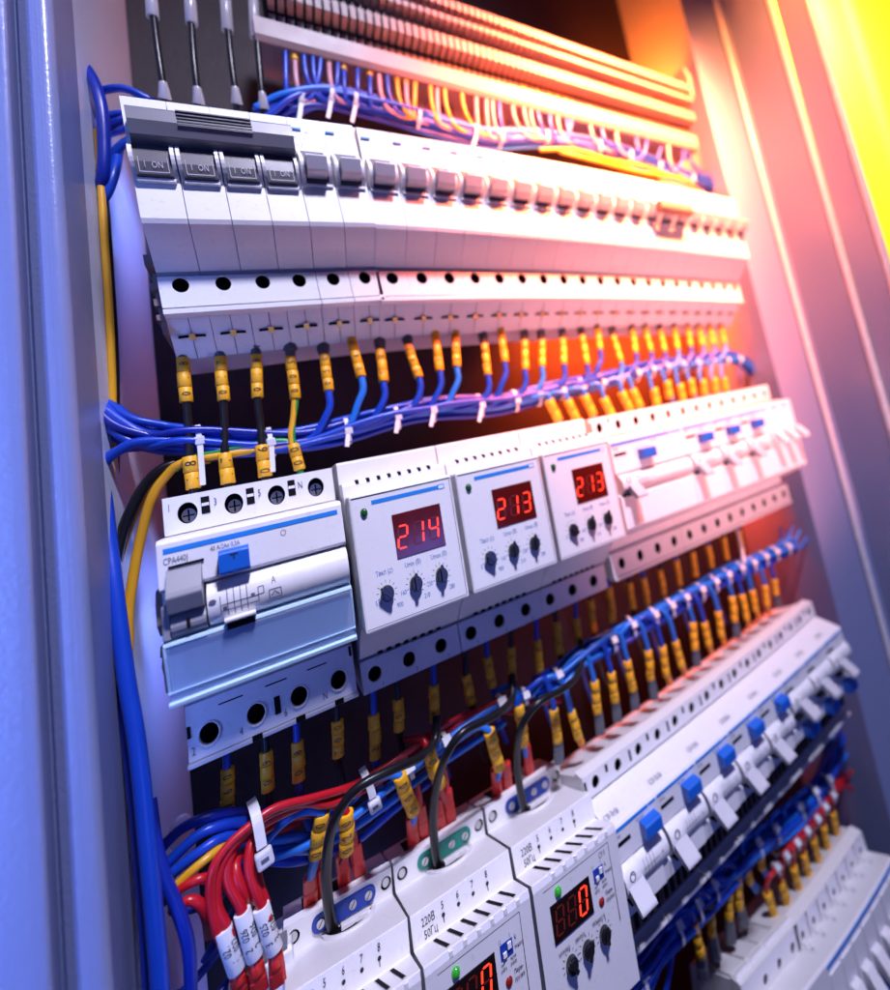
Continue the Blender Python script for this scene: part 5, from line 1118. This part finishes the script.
# ---- J: verticals at the right end of the cabinet
for i, (L, mm) in enumerate((([(742,268,10),(752,300,10),(763,345,10),(775,395,10),(784,420,8)], 'blue_wire'), ([(748,260,0),(758,300,0),(768,340,0),(782,400,0)], 'pink_wire'), ([(716,310,0),(724,340,4),(727,358,8)], 'pink_wire'), ([(731,312,-6),(737,345,-4),(740,385,0)], 'blue_wire'),
                             ([(783,505,0),(796,545,0),(812,585,-4),(822,610,-8)], 'blue_wire'), ([(788,500,-8),(792,540,-8),(798,600,-10)], 'blue_wire'), ([(794,560,-20),(798,585,-20),(801,610,-20)], 'red_wire'), ([(808,536,26),(812,520,14),(808,505,4)], 'sky_wire'))):
    wire('riser_wire', 'thin %s wire beside the right door frame, %s' % ({'blue_wire': 'blue', 'pink_wire': 'pink', 'red_wire': 'red', 'sky_wire': 'light blue'}[mm], ['at the end of the top row', 'behind the blue one by the top row', 'left of the tied bundle end', 'just under the top row', 'crossing below the middle row', 'behind the crossing one', 'deep between middle and third rows', 'curling up by the blue ends'][i]), 'wire', 'riser wires at the right', P(*L), 1.3, mm, 8)
# ================================================================ LIGHT
W = bpy.data.worlds.new('World'); sc.world = W; W.use_nodes = True
bg = W.node_tree.nodes['Background']; bg.inputs[0].default_value = (.10, .12, .34, 1); bg.inputs[1].default_value = .05
def area(name, loc, target, size, power, col, shape='DISK', sy=None, spread=180):
    l = bpy.data.lights.new(name, 'AREA'); l.energy = power; l.color = col; l.size = size*S; l.shape = shape; l.spread = math.radians(spread)
    if sy: l.size_y = sy*S
    o = bpy.data.objects.new(name, l); COL.objects.link(o); o.location = Vector(loc)*S
    o.rotation_euler = (Vector(target)-Vector(loc)).to_track_quat('-Z', 'Y').to_euler(); return o
area('key_light', (190, -600, 620), (120, -40, -410), 100, 3.15, (.76, .74, 1.0), spread=78)
area('blue_fill_light', (270, -800, -400), (60, -40, -300), 260, .9, (.16, .22, 1.0))
def spot(name, loc, target, power, col, ang, blend=1., r=30):
    l = bpy.data.lights.new(name, 'SPOT'); l.energy = power; l.color = col; l.spot_size = math.radians(ang); l.spot_blend = blend; l.shadow_soft_size = r*S
    o = bpy.data.objects.new(name, l); COL.objects.link(o); o.location = Vector(loc)*S
    o.rotation_euler = (Vector(target)-Vector(loc)).to_track_quat('-Z', 'Y').to_euler(); return o
def point(name, loc, power, col, r=30):
    l = bpy.data.lights.new(name, 'POINT'); l.energy = power; l.color = col; l.shadow_soft_size = r*S
    o = bpy.data.objects.new(name, l); COL.objects.link(o); o.location = Vector(loc)*S; return o
g = at(850, 60, 150)
for nm, loc, tg, pw, col, ln, sp in (('strip_fill', (340, 22, 118), (340, 60, 96), 9, (1, .10, .008), .26, 100), ('upper_right_fill', (385, 26, 170), (510, 60, 225), 4, (1, .14, .008), .04, 150),
        ('upper_inner_fill', (350, 2, -35), (350, 60, -115), 3, (1, .085, .006), .20, 90), ('right_inner_fill', (400, 24, 0), (520, 50, -120), 1.0, (1, .085, .006), .04, 100), ('lower_inner_fill', (405, 24, -220), (520, 50, -330), .18, (1, .05, .012), .04, 100)):
    area(nm, loc, tg, 60, pw, col, 'RECTANGLE', 10, sp); bpy.data.lights[nm].size = ln  # unseen warm fills added behind the modules to make the plate glow
area('blue_side_light', (-125, -205, -150), (-62, -75, -150), 30, .30, (.13, .26, 1.0), 'RECTANGLE', 900, 52)
point('yellow_fill', (3900, 900, 3300), 3200, (1, .60, .03), 80)  # added unseen source that turns the room wall yellow
spot('rose_beam', (330, -440, 360), (350, -60, 90), 200, (1, .16, .05), 56)  # added warm wash standing in for the flare over the upper rows
spot('rose_fill', (430, -520, -420), (380, -40, -170), 14, (1, .38, .36), 46)
spot('orange_beam', (420, -280, 330), (360, -60, 150), 260, (1, .16, .04), 60)  # added orange source for the flare glow at the upper right
for nm, z in (('left_inner_fill', 20), ('left_inner_fill', -215), ('left_inner_fill', -430)):
    q = area(nm, (34 if z > -400 else 60, 28, z), (-14, 6, z-30), 60, .06, (.22, .32, 1), 'RECTANGLE', 60, 150); q.data.size = .02  # unseen blue fills added behind the modules to light the side wall
spot('amber_beam', (420, -260, 330), (545, -60, 120), 13, (1, .24, .05), 74)  # added amber source carrying the flare onto the right frame
# glow-carrying air
if HAZE > 0:
    b = MB(); b.box(-900, 600, -1200, 560, -1100, 900)
    o = b.obj('haze', ['white_plastic']); M = bpy.data.materials.new('haze_air'); M.use_nodes = True; nt = M.node_tree
    nt.nodes.remove(nt.nodes['Principled BSDF']); pv = nt.nodes.new('ShaderNodeVolumePrincipled')
    pv.inputs['Density'].default_value = HAZE; pv.inputs['Color'].default_value = (.9, .88, .9, 1); pv.inputs['Anisotropy'].default_value = 0.0
    nt.links.new(pv.outputs['Volume'], nt.nodes['Material Output'].inputs['Volume'])
    o.data.materials.clear(); o.data.materials.append(M); o['kind'] = 'stuff'; o['label'] = 'thin glowing air filling the cabinet front'; o['category'] = 'haze'
# depth of field
cam_d.dof.use_dof = True; cam_d.dof.focus_distance = (at(330, 620, 66)-CAM).dot(FW)*S; cam_d.dof.aperture_fstop = 3.3; cam_d.dof.aperture_blades = 7
sc.view_settings.view_transform = 'Standard'; sc.view_settings.look = 'None'; sc.view_settings.exposure = 0; sc.view_settings.gamma = 1
c = sc.cycles; c.max_bounces = 8; c.diffuse_bounces = 3; c.glossy_bounces = 4; c.transmission_bounces = 8; c.volume_bounces = 0; c.transparent_max_bounces = 8
c.use_denoising = True; c.caustics_reflective = False; c.caustics_refractive = False
for o in list(bpy.data.objects):
    if o.type == 'EMPTY' and not [q for q in bpy.data.objects if q.parent == o]: bpy.data.objects.remove(o)
